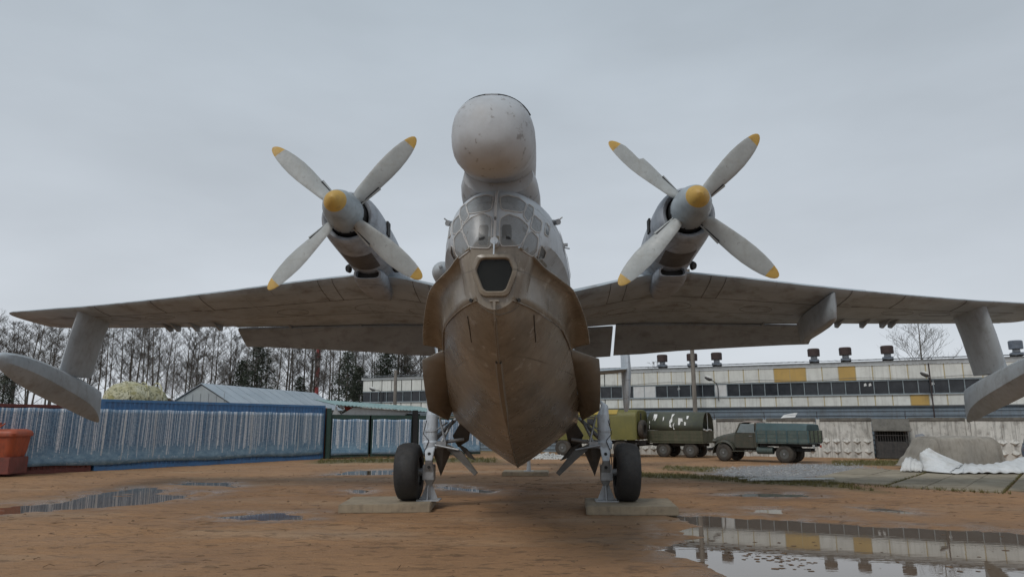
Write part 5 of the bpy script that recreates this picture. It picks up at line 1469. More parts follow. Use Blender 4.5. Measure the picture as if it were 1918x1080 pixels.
bar = MB().tube((0, 0, .1), (0, 0, 1.5), .014, .014, 5).mesh("bar", M['rusty_bar'])
for k in range(12): link("bar", bar, cage, (.1 + k * (gw - .2) / 11, -.12, 0))
for zz in (.15, .55, 1.28): MB().tube((0, -.13, zz), (gw, -.13, zz), .02, .02, 6).build("cross_bar", M['rusty_bar'], cage)
MB().box((gw / 2, .1, .5), (gw - .1, .5, .9)).build("block", M['soot'], cage)
# leaning sheets by the wall
M['grey_sheet'] = paint("grey_sheet", (.20, .215, .24), (.16, .17, .19), 2, .6, (.1, .1, .1), .5, .4)
o = MB().plate([(0, 0, 0), (1.1, 0, 0), (1.0, .35, .95), (.55, .5, 1.38), (.2, .45, 1.3)], .03).build("leaning_sheet", M['grey_sheet'], None)
q = wa + wd * (gate1 + .15) - Vector((-wd.y, wd.x, 0)) * .75; o.location = (q.x, q.y, 0); o.rotation_euler = (0, 0, wrz)
tag(o, "bent grey metal sheet leaning on the wall beside the barred hutch", "metal sheet")

# ================================================================== POLES AND LAMPS
M['old_wood'] = paint("old_wood", (.24, .215, .185), (.18, .16, .14), 2.5, .85, (.09, .08, .07), .5, .6, bump=.3, bscale=12)
for (u, vt, Y, r_, lb) in ((1302, 655, 44.3, .15, "tall grey wooden pole in front of the factory by the old trailer"), (740, 694, 50, .14, "wooden pole rising before the factory's far end above the teal roof")):
    p = AT(u, 760, Y); top = AT(u - (3 if u > 959 else 0), vt - (150 if u > 959 else 0), Y).z
    o = empty("utility_pole", (p.x, Y, 0), 0, lb, "pole")
    MB().tube((0, 0, 0), (-.03, 0, top), r_, r_ * .8, 12).build("shaft", M['old_wood'], o, smooth=True)
    if u > 959: MB().box((-.03, 0, top - .4), (1.5, .1, .1)).build("crossarm", M['old_wood'], o)
    MB().box((-.03, 0, top + .01), (.2, .2, .03)).build("cap", M['old_wood'], o)
M['lamp_white'] = plain("lamp_white", (.6, .6, .57), .4); M['lamp_steel'] = plain("lamp_steel", (.09, .09, .09), .5)
for (u, v, ub, vb, lb) in ((1330, 708, 1345, 723, "lamp on a bent arm above the factory windows, beside the wooden pole"), (1735, 700, 1741, 714, "pale lamp on a bent arm on the factory wall, above the hutch"),
                          (700, 728, 716, 735, "small lamp on a curved arm at the factory's far end")):
    b_ = fl0 + fdv * fs(ub, vb); b_.z = AT(ub, vb, b_.y).z; b_ = b_ + Vector((fdv.y, -fdv.x, 0)) * .12
    h_ = AT(u, v, b_.y - .7); d_ = h_ - b_
    o = empty("wall_lamp", tuple(b_), 0, lb, "lamp", "lamps on the factory wall")
    MB().path([(0, 0, -.9), (0, 0, -.1), tuple(d_ * .2 + Vector((0, 0, .1))), tuple(d_ * .75), tuple(d_)], [.03, .03, .028, .025, .025], 6).build("arm", M['lamp_steel'], o, smooth=True)
    sg = -1 if d_.x < 0 else 1
    MB().lathe([(-.24, 0), (-.22, .06), (-.08, .12), (.12, .13), (.26, .06), (.27, 0)], 14, (0, 0, 0), 'X').build("lamp_head", M['lamp_steel'], o, smooth=True, loc=tuple(d_ + Vector((sg * .12, 0, -.01))), rot=(0, R(-sg * 24), 0))
    MB().lathe([(-.22, .05), (-.08, .115), (.12, .125), (.24, .05)], 14, (0, 0, .04), 'X').build("shade", M['lamp_white'], o, smooth=True, loc=tuple(d_ + Vector((sg * .12, 0, .01))), rot=(0, R(-sg * 24), 0))

# red and white mast far behind the trees
mt = AT(597, 652, 112)
mast = empty("chimney_mast", (mt.x, 112, 0), 0, "thin red and white banded chimney far behind the bare trees", "chimney")
hh = mt.z; seg = 9
M['mast_red'] = plain("mast_red", (.36, .05, .05), .6); M['mast_white'] = plain("mast_white", (.36, .30, .30), .6)
for k in range(seg):
    MB().tube((0, 0, hh * k / seg), (0, 0, hh * (k + 1) / seg), .36, .34, 14).build("band", M['mast_red'] if (seg - k) % 2 else M['mast_white'], mast, smooth=True)
MB().tube((0, 0, hh * .87), (0, 0, hh * .875), .75, .75, 14).build("gallery", M['lamp_steel'], mast)

# ================================================================== VEHICLES
TW = MB().lathe([(-.13, .24), (-.14, .34), (-.12, .42), (-.08, .455), (0, .46), (.08, .455), (.12, .42), (.14, .34), (.13, .24)], 28, (0, 0, 0), 'Y', close=True).mesh("tyre", M['tyre_dusty'], smooth=True, angle=40)
TR = MB().lathe([(-.12, .25), (-.10, .23), (-.03, .20), (-.03, .11), (-.12, .09), (-.13, 0)], 20, (0, 0, 0), 'Y').mesh("rim", M['rim'], smooth=True, angle=35)
TN = MB().lathe([(-.15, 0), (-.15, .05), (-.1, .055)], 10, (0, 0, 0), 'Y').mesh("hub_cap", M['bare_metal'])
def wheel(parent, loc, flip=False, sc=1.0):
    w = empty("wheel", loc, math.pi if flip else 0, parent=parent); w.scale = (sc, sc, sc)
    link("tyre", TW, w); link("rim", TR, w); link("hub_cap", TN, w); return w
# vehicle frame: x forward, y to its left, z up.  Seen side is its left, so y>0 faces the camera -> wheels flipped
M['olive_dark'] = paint("olive_dark", (.045, .05, .036), (.065, .065, .05), 2, .55, (.11, .08, .055), .5, .35, chip=(.14, .07, .04), chip_amt=.4)
M['teal_board'] = paint("teal_board", (.055, .085, .082), (.085, .12, .11), 2, .7, (.12, .11, .09), .55, .4, chip=(.24, .2, .16), chip_amt=.6, per_object=.2)
M['teal_top'] = paint("teal_top", (.04, .082, .09), (.055, .10, .108), 1.5, .65, (.08, .08, .07), .4, .3)
M['plank_green'] = paint("plank_green", (.10, .13, .085), (.16, .18, .12), 2.5, .8, (.08, .07, .05), .5, .4, chip=(.45, .5, .42), chip_amt=.5, per_object=.2)
M['car_glass'] = glass("car_glass", (.22, .26, .27), .75)
M['rust_roof'] = paint("rust_roof", (.16, .09, .07), (.26, .24, .21), 1.5, .7, (.1, .05, .035), .5, 0)
def truck(loc, rz):
    t = empty("flatbed_lorry", loc, rz, "old dark green bonnet lorry with a weathered teal wooden bed beside the concrete wall", "lorry")
    # origin under the rear axle, wheelbase 3.3
    for y in (.36, -.36): MB().box((1.5, y, .66), (5.3, .09, .16)).build("chassis_rail", M['soot'], t)
    for (x, s) in ((3.3, 1), (3.3, -1), (0, 1), (0, -1)): wheel(t, (x, s * .83, .46), s > 0)
    for s in (1, -1): w = wheel(t, (0, s * .55, .46), s > 0)
    for x in (0, 3.3): MB().tube((x, -.8, .46), (x, .8, .46), .07, .07, 10).build("axle", M['soot'], t)
    # bonnet
    rg = []
    for (x, w, zt, zb) in ((4.08, .30, 1.20, .72), (4.02, .36, 1.27, .70), (3.6, .44, 1.40, .70), (3.0, .56, 1.52, .70), (2.72, .62, 1.56, .70)):
        rg.append([Vector((x, y * w, z)) for (y, z) in ((-1, zb), (-1, zb + (zt - zb) * .6), (-.86, zb + (zt - zb) * .85), (-.45, zt - .02), (0, zt), (.45, zt - .02), (.86, zb + (zt - zb) * .85), (1, zb + (zt - zb) * .6), (1, zb))])
    bo = MB().loft(rg, True).build("bonnet", M['olive_dark'], t, smooth=True, angle=35)
    for k in range(7): MB().box((4.1, -.24 + .08 * k, .98), (.03, .03, .42)).build("grille_bar", M['soot'], bo)
    for s in (1, -1):
        P = []
        for k in range(13):
            a = math.pi * (1.02 - k / 12 * 1.12); P.append((3.3 + .66 * math.cos(a) * -1, .46 + .62 * math.sin(a)))
        P = [(3.3 + .62 * math.cos(R(-8 + 16.5 * k)), .48 + .60 * math.sin(R(-8 + 16.5 * k))) for k in range(12)]
        rows = [[Vector((x, s * .52, z + .04)) for (x, z) in P], [Vector((x, s * .72, z + .03)) for (x, z) in P], [Vector((x, s * .95, z)) for (x, z) in P], [Vector((x, s * 1.0, z - .06)) for (x, z) in P]]
        f_ = MB().loft(rows, False).build("front_fender", M['olive_dark'], t, smooth=True, angle=50); f_.modifiers.new("t", 'SOLIDIFY').thickness = .02
        hl_ = MB().lathe([(-.12, .05), (0, .11), (.06, .12), (.07, .10), (.075, 0)], 14, (3.96, s * .55, 1.05), 'X').build("headlight", M['olive_dark'], t, smooth=True)
        MB().box((2.15, s * .86, .56), (1.3, .28, .04)).build("running_board", M['olive_dark'], t)
    MB().box((4.22, 0, .62), (.08, 1.9, .14)).build("front_bumper", M['soot'], t, bevel=.02)
    # cab
    rg = []
    side = [(1.45, .72), (1.45, 1.5), (1.48, 1.95), (1.6, 2.08), (2.3, 2.08), (2.42, 1.98), (2.68, 1.52), (2.74, 1.3), (2.74, .72)]
    body = [(1.45, .70), (1.45, 1.50), (2.70, 1.50), (2.74, 1.3), (2.74, .70)]
    c = MB().prism([(x, -.76, z) for (x, z) in body], (0, 1.52, 0)).build("cab", M['olive_dark'], t, bevel=.05)
    for s in (1, -1):
        MB().tube((1.5, s * .72, 1.48), (1.54, s * .66, 2.02), .05, .05, 8).build("rear_pillar", M['olive_dark'], t); MB().tube((2.66, s * .72, 1.48), (2.38, s * .64, 2.02), .04, .04, 8).build("front_pillar", M['olive_dark'], t)
        d_ = MB().box((2.12, s * .768, 1.10), (.98, .03, .76)).build("door", M['olive_dark'], t, bevel=.012)
        MB().tube((1.72, s * .80, 1.34), (1.88, s * .80, 1.34), .014, .014, 6).build("handle", M['bare_metal'], d_)
        MB().plate([(1.6, s * .72, 1.52), (2.58, s * .72, 1.52), (2.36, s * .66, 1.98), (1.62, s * .66, 1.98)], .012).build("side_window", M['car_glass'], t)
    MB().plate([(2.68, -.62, 1.53), (2.68, .62, 1.53), (2.41, .56, 1.99), (2.41, -.56, 1.99)], .012).build("windscreen", M['car_glass'], t)
    MB().box((1.48, 0, 1.76), (.04, 1.36, .5)).build("cab_back", M['olive_dark'], t)
    rr_ = []
    for (x, z, w) in ((1.42, 1.98, .66), (1.46, 2.06, .68), (1.7, 2.12, .66), (2.2, 2.12, .64), (2.44, 2.05, .63), (2.5, 1.97, .62)):
        rr_.append([Vector((x, -w, z - .06)), Vector((x, -w * .9, z)), Vector((x, 0, z + .03)), Vector((x, w * .9, z)), Vector((x, w, z - .06))])
    MB().loft(rr_, False).build("cab_roof", M['rust_roof'], t, smooth=True)
    mb = MB().lathe([(-.42, 0), (-.42, .19), (.42, .19), (.42, 0)], 16, (1.05, .72, .62), 'X'); mb.build("fuel_tank", M['teal_board'], t, smooth=True)
    # bed
    x0, x1, W, zf, zs = -1.35, 1.38, 1.08, 1.02, 1.62
    MB().box(((x0 + x1) / 2, 0, zf), (x1 - x0, 2 * W, .08)).build("bed_floor", M['teal_board'], t)
    for y in (-.6, 0, .6): MB().box((0, y, .9), (x1 - x0, .1, .14)).build("bed_bearer", M['soot'], t)
    for s in (1, -1):
        for k in range(3): MB().box(((x0 + x1) / 2, s * W, zf + .13 + k * .195), (x1 - x0, .035, .185)).build("side_plank", M['teal_board'], t)
        for k in range(6): MB().box((x0 + .03 + k * (x1 - x0 - .06) / 5, s * (W + .03), zf + .32), (.07, .03, .6)).build("stake", M['teal_top'], t)
    for xx in (x0, x1):
        for k in range(3): MB().box((xx, 0, zf + .13 + k * .195), (.035, 2 * W - .04, .185)).build("end_plank", M['plank_green'], t)
        for y in (-1.0, -.35, .35, 1.0): MB().box((xx + (-.03 if xx < 0 else .03), y, zf + .32), (.03, .07, .6)).build("stake", M['soot'], t)
    # canvas coping: folded teal cover over the bed
    rg = []
    for (x, z, w) in ((x0 + .1, 1.93, .97), (x0 + .35, 1.98, .99), (.0, 2.0, 1.0), (x1 - .02, 2.02, 1.0)):
        rg.append([Vector((x, -1.09, 1.64)), Vector((x, -w, z - .03)), Vector((x, -w + .1, z)), Vector((x, w - .1, z)), Vector((x, w, z - .03)), Vector((x, 1.09, 1.64))])
    MB().loft(rg, True).build("bed_cover", M['teal_top'], t, smooth=True, angle=40)
    MB().box((x0 - .06, .62, .86), (.03, .3, .16)).build("number_plate", M['lamp_white'], t)
    MB().box((x0 - .05, -.6, .84), (.05, .14, .12)).build("tail_lamp", M['red_cloth'], t)
    return t
rp = (G(1463, 867.5) + G(1497, 865)) / 2
truck((rp.x + .12, rp.y + .2, 0), math.atan2(.64, -.77)).scale = (.94, .94, .96)

# covered trailer with an arched body
M['trailer_side'] = paint("trailer_side", (.05, .055, .03), (.075, .078, .045), 1.5, .65, (.11, .085, .06), .5, .45, chip=(.14, .08, .05), chip_amt=.4)
M['trailer_top'] = paint("trailer_top", (.07, .075, .055), (.055, .06, .045), 1.5, .6, (.1, .11, .05), .5, .3)
M['white_paint'] = paint("white_paint", (.72, .72, .69), (.6, .6, .58), 5, .6)
def trailer(loc, rz):
    t = empty("covered_trailer", loc, rz, "olive trailer with an arched sheet cover splashed with white paint, open at its rear", "trailer")
    L, W = 3.3, 1.0
    for s in (1, -1):
        wheel(t, (.75, s * .8, .44), s > 0, .95); wheel(t, (-.85, s * .8, .44), s > 0, .95)
    for x in (.75, -.85): MB().tube((x, -.75, .44), (x, .75, .44), .06, .06, 8).build("axle", M['soot'], t)
    for y in (.4, -.4): MB().box((0, y, .72), (L - .2, .09, .16)).build("chassis_rail", M['soot'], t)
    MB().box((0, 0, .86), (L, 2 * W, .08)).build("floor", M['trailer_side'], t)
    for s in (1, -1):
        for k in range(3): MB().box((0, s * W, 1.02 + k * .205), (L, .04, .198)).build("side_board", M['trailer_side'], t)
    MB().box((L / 2, 0, 1.22), (.04, 2 * W - .05, .62)).build("front_board", M['trailer_side'], t); MB().box((-L / 2, 0, 1.22), (.04, 2 * W - .05, .62)).build("tailboard", M['trailer_side'], t)
    arch = [(W + .02, 1.56), (W - .02, 1.9), (W - .18, 2.25), (W - .42, 2.5), (.3, 2.6), (0, 2.62)]
    prof = arch + [(-y, z) for (y, z) in arch[::-1][1:]]
    cv = MB().loft([[Vector((L / 2 + .02, y, z)) for (y, z) in prof], [Vector((-L / 2 - .02, y, z - .05)) for (y, z) in prof]], False).build("arched_cover", M['trailer_top'], t, smooth=True, angle=50); cv.modifiers.new("t", 'SOLIDIFY').thickness = .025
    fw = MB(); P = [Vector((L / 2, y * .985, z - .02)) for (y, z) in prof]; fw.prism(P, (-.03, 0, 0)); fw.build("front_bulkhead", M['trailer_top'], t)
    MB().prism([Vector((-.2, y * .96, z - .05)) for (y, z) in prof], (-.03, 0, 0)).build("inner_bulkhead", M['soot'], t)
    MB().tube((-L / 2, .05, 1.5), (-L / 2, .05, 2.52), .02, .02, 6).build("door_bar", M['lamp_white'], t)
    MB().path([(-L / 2 - .03, .9, 1.6), (-L / 2 - .05, .5, 1.52), (-L / 2 - .04, .0, 1.58), (-L / 2 - .03, -.5, 1.54)], .05, 6).build("rolled_flap", M['white_cloth'], t)
    def on(x, a):    # a point on the left flank of the arch; a = 0 low .. 1 high
        y0, z0 = W + .035, 1.56; y1, z1 = W - .005, 1.9; y2, z2 = W - .165, 2.26; y3, z3 = W - .405, 2.515
        if a < .33: q = a / .33; y, z = y0 + (y1 - y0) * q, z0 + (z1 - z0) * q
        elif a < .7: q = (a - .33) / .37; y, z = y1 + (y2 - y1) * q, z1 + (z2 - z1) * q
        else: q = (a - .7) / .3; y, z = y2 + (y3 - y2) * q, z2 + (z3 - z2) * q
        return Vector((x, y + .012, z - .05 * (L / 2 - x) / L))
    for strokes in ([(1.32, .95), (1.12, .95), (1.08, .75), (1.16, .55), (1.2, .5), (1.24, .72), (1.33, .5)], [(1.52, .5), (1.49, .5), (1.48, .05), (1.5, .05)], [(.72, .72), (.66, .8), (.64, .6), (.7, .5)],
                    [(.22, .95), (.05, .97), (.16, .75), (.12, .5), (.22, .4), (.14, .15), (.28, .2), (.3, .5), (.2, .7)], [(-.02, .45), (.04, .2), (-.04, .05), (.02, .05), (.08, .3)], [(-.22, .7), (-.46, .68), (-.5, .5), (-.38, .52), (-.34, .3), (-.24, .3)],
                    [(-.68, .85), (-.82, .85), (-.78, .65), (-.7, .65)], [(-.58, .5), (-.7, .45), (-.68, .28), (-.6, .3)]):
        P = [on(x, a) for (x, a) in strokes]; mb = MB(); mb.add(P, [tuple(range(len(P)))]); mb.build("paint_splash", M['white_paint'], t, fix=False)
    mb = MB().tube((L / 2, .35, .72), (L / 2 + 1.3, 0, .6), .045, .045, 8); mb.tube((L / 2, -.35, .72), (L / 2 + 1.3, 0, .6), .045, .045, 8); mb.tube((L / 2 + 1.2, 0, .6), (L / 2 + 1.6, 0, .58), .05, .05, 8); mb.build("drawbar", M['soot'], t)
    return t
tp = G(1244, 856)
trz = math.atan2(.54, -.84)
cf = Vector((math.cos(trz), math.sin(trz), 0)); cl = Vector((-cf.y, cf.x, 0))
# cl is the vehicle's left; the seen side must face the camera
trailer(tuple(tp - cf * .75 - cl * .8), trz)

# box-body lorry
M['mustard'] = paint("mustard", (.15, .135, .03), (.115, .11, .025), 1.2, .55, (.10, .10, .03), .5, .35, chip=(.1, .08, .04), chip_amt=.3)
M['mustard_bright'] = paint("mustard_bright", (.40, .28, .04), (.34, .24, .04), 1.2, .55, (.2, .15, .05), .4, .2)
def box_lorry(loc, rz):
    t = empty("box_body_lorry", loc, rz, "mustard-green box-body army lorry with a spare wheel on its rear wall", "lorry")
    L, W, z0, z1 = 4.2, 1.1, 1.0, 2.72
    prof = [(-W, z0), (-W, z1 - .42), (-W + .06, z1 - .2), (-W + .22, z1 - .05), (-W + .45, z1), (W - .45, z1), (W - .22, z1 - .05), (W - .06, z1 - .2), (W, z1 - .42), (W, z0)]
    rg = []
    for (x, s) in ((-L / 2, .93), (-L / 2 + .06, .985), (-L / 2 + .16, 1.0), (L / 2 - .16, 1.0), (L / 2 - .06, .985), (L / 2, .93)):
        rg.append([Vector((x, y * s, (z0 + z1) / 2 + (z - (z0 + z1) / 2) * s)) for (y, z) in prof])
    MB().loft(rg, True).build("box_body", M['mustard'], t, smooth=True, angle=35)
    MB().loft([[Vector((x, y, z)) for (y, z) in ((-W * .98, z1 - .26), (-W + .2, z1 - .03), (-W + .45, z1 + .02), (W - .45, z1 + .02), (W - .2, z1 - .03), (W * .99 + .012, z1 - .26))] for x in (-.95, L / 2 - .2)], False).build("roof_panel", M['mustard_bright'], t, smooth=True)
    for x in (.7, -.3):
        f_ = MB().box((x, W + .012, 2.02), (.44, .03, .36)).build("window", M['soot'], t, bevel=.03); MB().box((x, W + .03, 2.02), (.35, .012, .27)).build("pane", M['factory_glass'], f_)
    MB().box((-L / 2 + .0, .35, 2.0), (.05, .62, 1.2)).build("rear_door", M['mustard'], t, bevel=.02); MB().tube((-L / 2 - .06, .38, 1.9), (-L / 2 - .06, .38, 2.5), .035, .035, 8).build("door_handle", M['soot'], t)
    w = wheel(t, (-L / 2 - .2, .55, 1.6), False, 1.15); w.rotation_euler = (0, 0, R(90))
    MB().box((-L / 2 - .06, .55, 1.6), (.1, .25, .25)).build("spare_bracket", M['soot'], t)
    for (x, s) in ((-1.1, 1), (-1.1, -1), (2.6, 1), (2.6, -1)): wheel(t, (x, s * .85, .5), s > 0, 1.1)
    for y in (.38, -.38): MB().box((.6, y, .84), (6.0, .1, .2)).build("chassis_rail", M['soot'], t)
    for x in (-1.1, 2.6): MB().tube((x, -.8, .5), (x, .8, .5), .08, .08, 8).build("axle", M['soot'], t)
    MB().prism([(2.2, -1.0, .9), (3.3, -1.0, .9), (3.3, -1.0, 1.6), (3.0, -1.0, 2.35), (2.2, -1.0, 2.4)], (0, 2.0, 0)).build("cab", M['mustard'], t, bevel=.06)
    MB().box((.1, .9, .68), (.7, .3, .4)).build("tool_box", M['soot'], t); MB().box((-L / 2 + .1, 0, .78), (.1, 1.9, .12)).build("rear_bumper", M['soot'], t)
    return t
bp_ = G(1165, 856)
brz = math.atan2(.47, -.88); cf = Vector((math.cos(brz), math.sin(brz), 0)); cl = Vector((-cf.y, cf.x, 0))
box_lorry(tuple(bp_ + cf * 1.1 - cl * .85), brz)

# blue car at the right edge
M['car_blue'] = paint("car_blue", (.06, .085, .12), (.08, .105, .14), 2, .4, (.12, .1, .08), .4, .3)
def car(loc, rz):
    t = empty("parked_car", loc, rz, "faded blue car peeping in behind the tarpaulin by the concrete wall", "car")
    rg = []
    for (x, w, zs, zt) in ((-2.0, .62, .62, .80), (-1.95, .74, .66, .88), (-1.3, .8, .72, .95), (-1.1, .8, .74, 1.0), (.9, .8, .74, .98), (1.2, .8, .72, .92), (1.95, .74, .66, .8), (2.0, .62, .6, .74)):
        rg.append([Vector((x, y * w, z)) for (y, z) in ((-.92, .28), (-1, .5), (-1, zs), (-.9, zt), (.9, zt), (1, zs), (1, .5), (.92, .28))])
    MB().loft(rg, True).build("body", M['car_blue'], t, smooth=True, angle=40)
    MB().loft([[Vector((x, y * w, z)) for (y, z) in ((-1, .96), (-.9, zt - .04), (-.7, zt), (.7, zt), (.9, zt - .04), (1, .96))] for (x, w, zt) in ((-1.45, .70, .98), (-.95, .68, 1.38), (.3, .68, 1.42), (.95, .70, .98))], True).build("cabin", M['car_glass'], t, smooth=True, angle=40)
    MB().loft([[Vector((x, -w, z)), Vector((x, 0, z + .04)), Vector((x, w, z))] for (x, w, z) in ((-.98, .6, 1.375), (-.3, .62, 1.42), (.32, .6, 1.42))], False).build("roof", M['car_blue'], t, smooth=True)
    for (x, s) in ((1.25, 1), (1.25, -1), (-1.2, 1), (-1.2, -1)): wheel(t, (x, s * .68, .3), s > 0, .66)
    MB().box((-2.03, 0, .62), (.02, .42, .1)).build("number_plate", M['lamp_white'], t); MB().box((-2.0, 0, .45), (.1, 1.3, .1)).build("bumper", M['soot'], t, bevel=.02)
    for s in (1, -1): MB().box((-1.985, s * .55, .72), (.05, .2, .1)).build("tail_lamp", M['red_cloth'], t)
    return t
cp = AT(1935, 850, 33.0)
car((cp.x + 1.25, 34.0, 0), math.atan2(.75, .6))

# ================================================================== TARPAULIN HEAP
M['canvas'] = paint("canvas", (.30, .275, .235), (.23, .21, .18), 1.2, .85, (.15, .13, .1), .5, .5, bump=.2, bscale=5)
M['white_tarp'] = paint("white_tarp", (.62, .63, .63), (.50, .51, .51), 1.0, .6, (.30, .27, .22), .6, .0, bump=.7, bscale=2.2)
def cloth(name, ncols, rows, mat, label, cat, loc, rz=0, amp=.05, seed=0, thick=.02):
    """rows: list of polylines (x, y, z); lofted with folds"""
    mb = MB(); rings = []
    for j, r_ in enumerate(rows):
        tab = [(i,) + tuple(p) for i, p in enumerate(r_)]
        ring = []
        for i in range(ncols + 1):
            q = interp(tab, (len(r_) - 1) * i / ncols); w = math.sin(i * .9 + seed + j * .2) * .6 + math.sin(i * 2.3 + seed * 2 + j * .5) * .4
            ring.append(Vector((q[0], q[1] - amp * w * (.3 + .7 * (j / max(1, len(rows) - 1))), max(.02, q[2] + amp * .4 * math.sin(i * 1.7 + j + seed)))))
        rings.append(ring)
    mb.loft(rings, False); o = mb.build(name, mat, None, smooth=True, angle=60)
    o.modifiers.new("sub", 'SUBSURF').levels = 1; o.modifiers["sub"].render_levels = 1
    o.modifiers.new("t", 'SOLIDIFY').thickness = thick
    o.location = loc; o.rotation_euler = (0, 0, rz)
    return tag(o, label, cat)
hb_ = AT(1740, 860, 29.0)
# canvas over a boxy shape: rows from the back top edge over the front down to the ground
X = lambda u: (u - 1740) * 29.0 / 1300 / .985
def zz(v): return AT(1740, v, 29.0).z
def crow(y, zt, yo, zl):
    return [(X(1722), y + yo, zl), (X(1742), y + yo * .5, zl + (zt - zl) * .45), (X(1761), y, zt - .03), (X(1766), y, zt), (X(1820), y, zt + .03), (X(1862), y, zt), (X(1868), y, zt - .05), (X(1878), y + yo * .4, zl + (zt - zl) * .5), (X(1894), y + yo, zl)]
T = zz(821)
rows = [crow(2.0, .5, 0, .02), crow(1.9, T - .1, 0, .05), crow(1.75, T, 0, .08), crow(.3, T, .5, .12), crow(.06, T - .06, .45, .12), crow(-.02, T * .72, .35, .1), crow(-.08, T * .4, .25, .06), crow(-.16, .1, .1, .03), crow(-.24, .02, 0, .02)]
cloth("covered_load", 44, rows, M['canvas'], "boxy load draped in a dirty beige canvas beyond the white tarpaulin", "covered load", (hb_.x, 29.0, .045), 0, .13, 1.0)
def tz(v, Y): return max(.03, AT(1740, v, Y).z - .045)
def tx(u, Y): return AT(u, 850, Y).x - hb_.x
rows = [[(tx(1742, 28.6), -.35, tz(838, 28.6)), (tx(1732, 28.5), -.45, tz(844, 28.5)), (tx(1722, 28.4), -.6, tz(852, 28.4)), (tx(1723, 28.3), -.7, tz(868, 28.3)), (tx(1712, 28.3), -.75, .06)],
        [(tx(1752, 28.5), -.42, tz(846, 28.5)), (tx(1745, 28.3), -.55, tz(852, 28.4)), (tx(1735, 28.2), -.8, tz(854, 28.2)), (tx(1735, 28), -1.0, tz(868, 28)), (tx(1725, 27.8), -1.2, .05)],
        [(tx(1772, 28.4), -.5, tz(854, 28.4)), (tx(1765, 28.2), -.7, tz(859, 28.2)), (tx(1760, 28), -1.0, tz(862, 28)), (tx(1752, 27.6), -1.4, tz(876, 27.6)), (tx(1748, 27.2), -1.7, .05)],
        [(tx(1795, 28.3), -.5, tz(863, 28.3)), (tx(1788, 28), -.8, tz(868, 28)), (tx(1782, 27.6), -1.2, tz(872, 27.6)), (tx(1772, 27.1), -1.7, tz(882, 27.1)), (tx(1770, 26.8), -2.0, .04)],
        [(tx(1812, 28.2), -.55, .22), (tx(1806, 27.8), -.9, .24), (tx(1800, 27.4), -1.4, .2), (tx(1790, 26.8), -1.9, .12), (tx(1782, 26.5), -2.3, .03)]]
cloth("white_tarpaulin", 26, rows, M['white_tarp'], "long white tarpaulin slipping off the draped load on its low side", "tarpaulin", (hb_.x, 29.0, .05), 0, .05, 2.2)
rows = [[(tx(1790, 28.4), -.5, .16), (tx(1815, 28.4), -.5, .30), (tx(1850, 28.4), -.5, .24), (tx(1885, 28.4), -.5, .36), (tx(1935, 28.6), -.5, .62), (tx(1990, 28.6), -.5, .6)],
        [(tx(1786, 27.9), -1.0, .2), (tx(1815, 27.9), -1.0, .22), (tx(1850, 27.9), -1.0, .32), (tx(1885, 27.9), -1.0, .42), (tx(1935, 27.9), -1.0, .55), (tx(1990, 27.9), -1.0, .5)],
        [(tx(1784, 27.2), -1.7, .1), (tx(1815, 27.2), -1.7, .24), (tx(1850, 27.2), -1.7, .25), (tx(1885, 27.2), -1.7, .32), (tx(1935, 27.2), -1.7, .2), (tx(1990, 27.2), -1.7, .2)],
        [(tx(1780, 26.6), -2.3, .03), (tx(1815, 26.7), -2.2, .05), (tx(1850, 26.8), -2.2, .06), (tx(1900, 26.8), -2.2, .04), (tx(1935, 26.9), -2.1, .03), (tx(1990, 26.9), -2.1, .03)]]
cloth("white_tarpaulin", 40, rows, M['white_tarp'], "crumpled white tarpaulin lying along the ground toward the blue car", "tarpaulin", (hb_.x, 29.0, .05), 0, .09, 4.1)
rows = [[(tx(1688, 28.5), -.5, .28), (tx(1700, 28.5), -.5, .52), (tx(1715, 28.4), -.6, .44), (tx(1728, 28.3), -.7, .3)],
        [(tx(1684, 28.2), -.8, .12), (tx(1696, 28.1), -.9, .36), (tx(1712, 28), -1.0, .3), (tx(1728, 27.9), -1.1, .22)],
        [(tx(1680, 27.9), -1.1, .02), (tx(1694, 27.8), -1.2, .04), (tx(1712, 27.7), -1.3, .04), (tx(1726, 27.6), -1.4, .03)]]
cloth("crumpled_sheet", 18, rows, M['white_cloth'], "crumpled dirty white sheet at the tip of the tarpaulin nearest the hutch", "sheet", (hb_.x, 29.0, .05), 0, .09, 7.0)
# white planks lying before the gravel
pa = G(1395, 900)
for k, (dx, dy, L, a, lb) in enumerate(((0, 0, 2.5, -3, "white painted plank lying outermost on the grass before the gravel"), (.2, .28, 2.7, -5, "white painted plank in the middle of the pile before the gravel"), (-.1, .55, 2.2, 2, "short white plank at the back of the pile before the gravel"))):
    o = MB().box((L / 2, 0, .03), (L, .16, .04)).build("white_plank", M['window_board'], None, bevel=.006)
    o.location = (pa.x + dx, pa.y - .3 + dy, .02 + .004 * k); o.rotation_euler = (0, R(-1), R(a)); tag(o, lb, "plank", "white planks before the gravel")
# scrap boards tossed on top of the wall
q = wa + wd * ws(1465) 
o = MB().plate([(0, 0, 0), (.8, 0, .05), (.95, .2, .32), (.2, .2, .2)], .03).build("broken_board", M['window_board'], None); o.location = (q.x, q.y - .05, WH + .1); o.rotation_euler = (0, 0, wrz); tag(o, "broken pale board propped on the concrete wall above the lorry", "board")

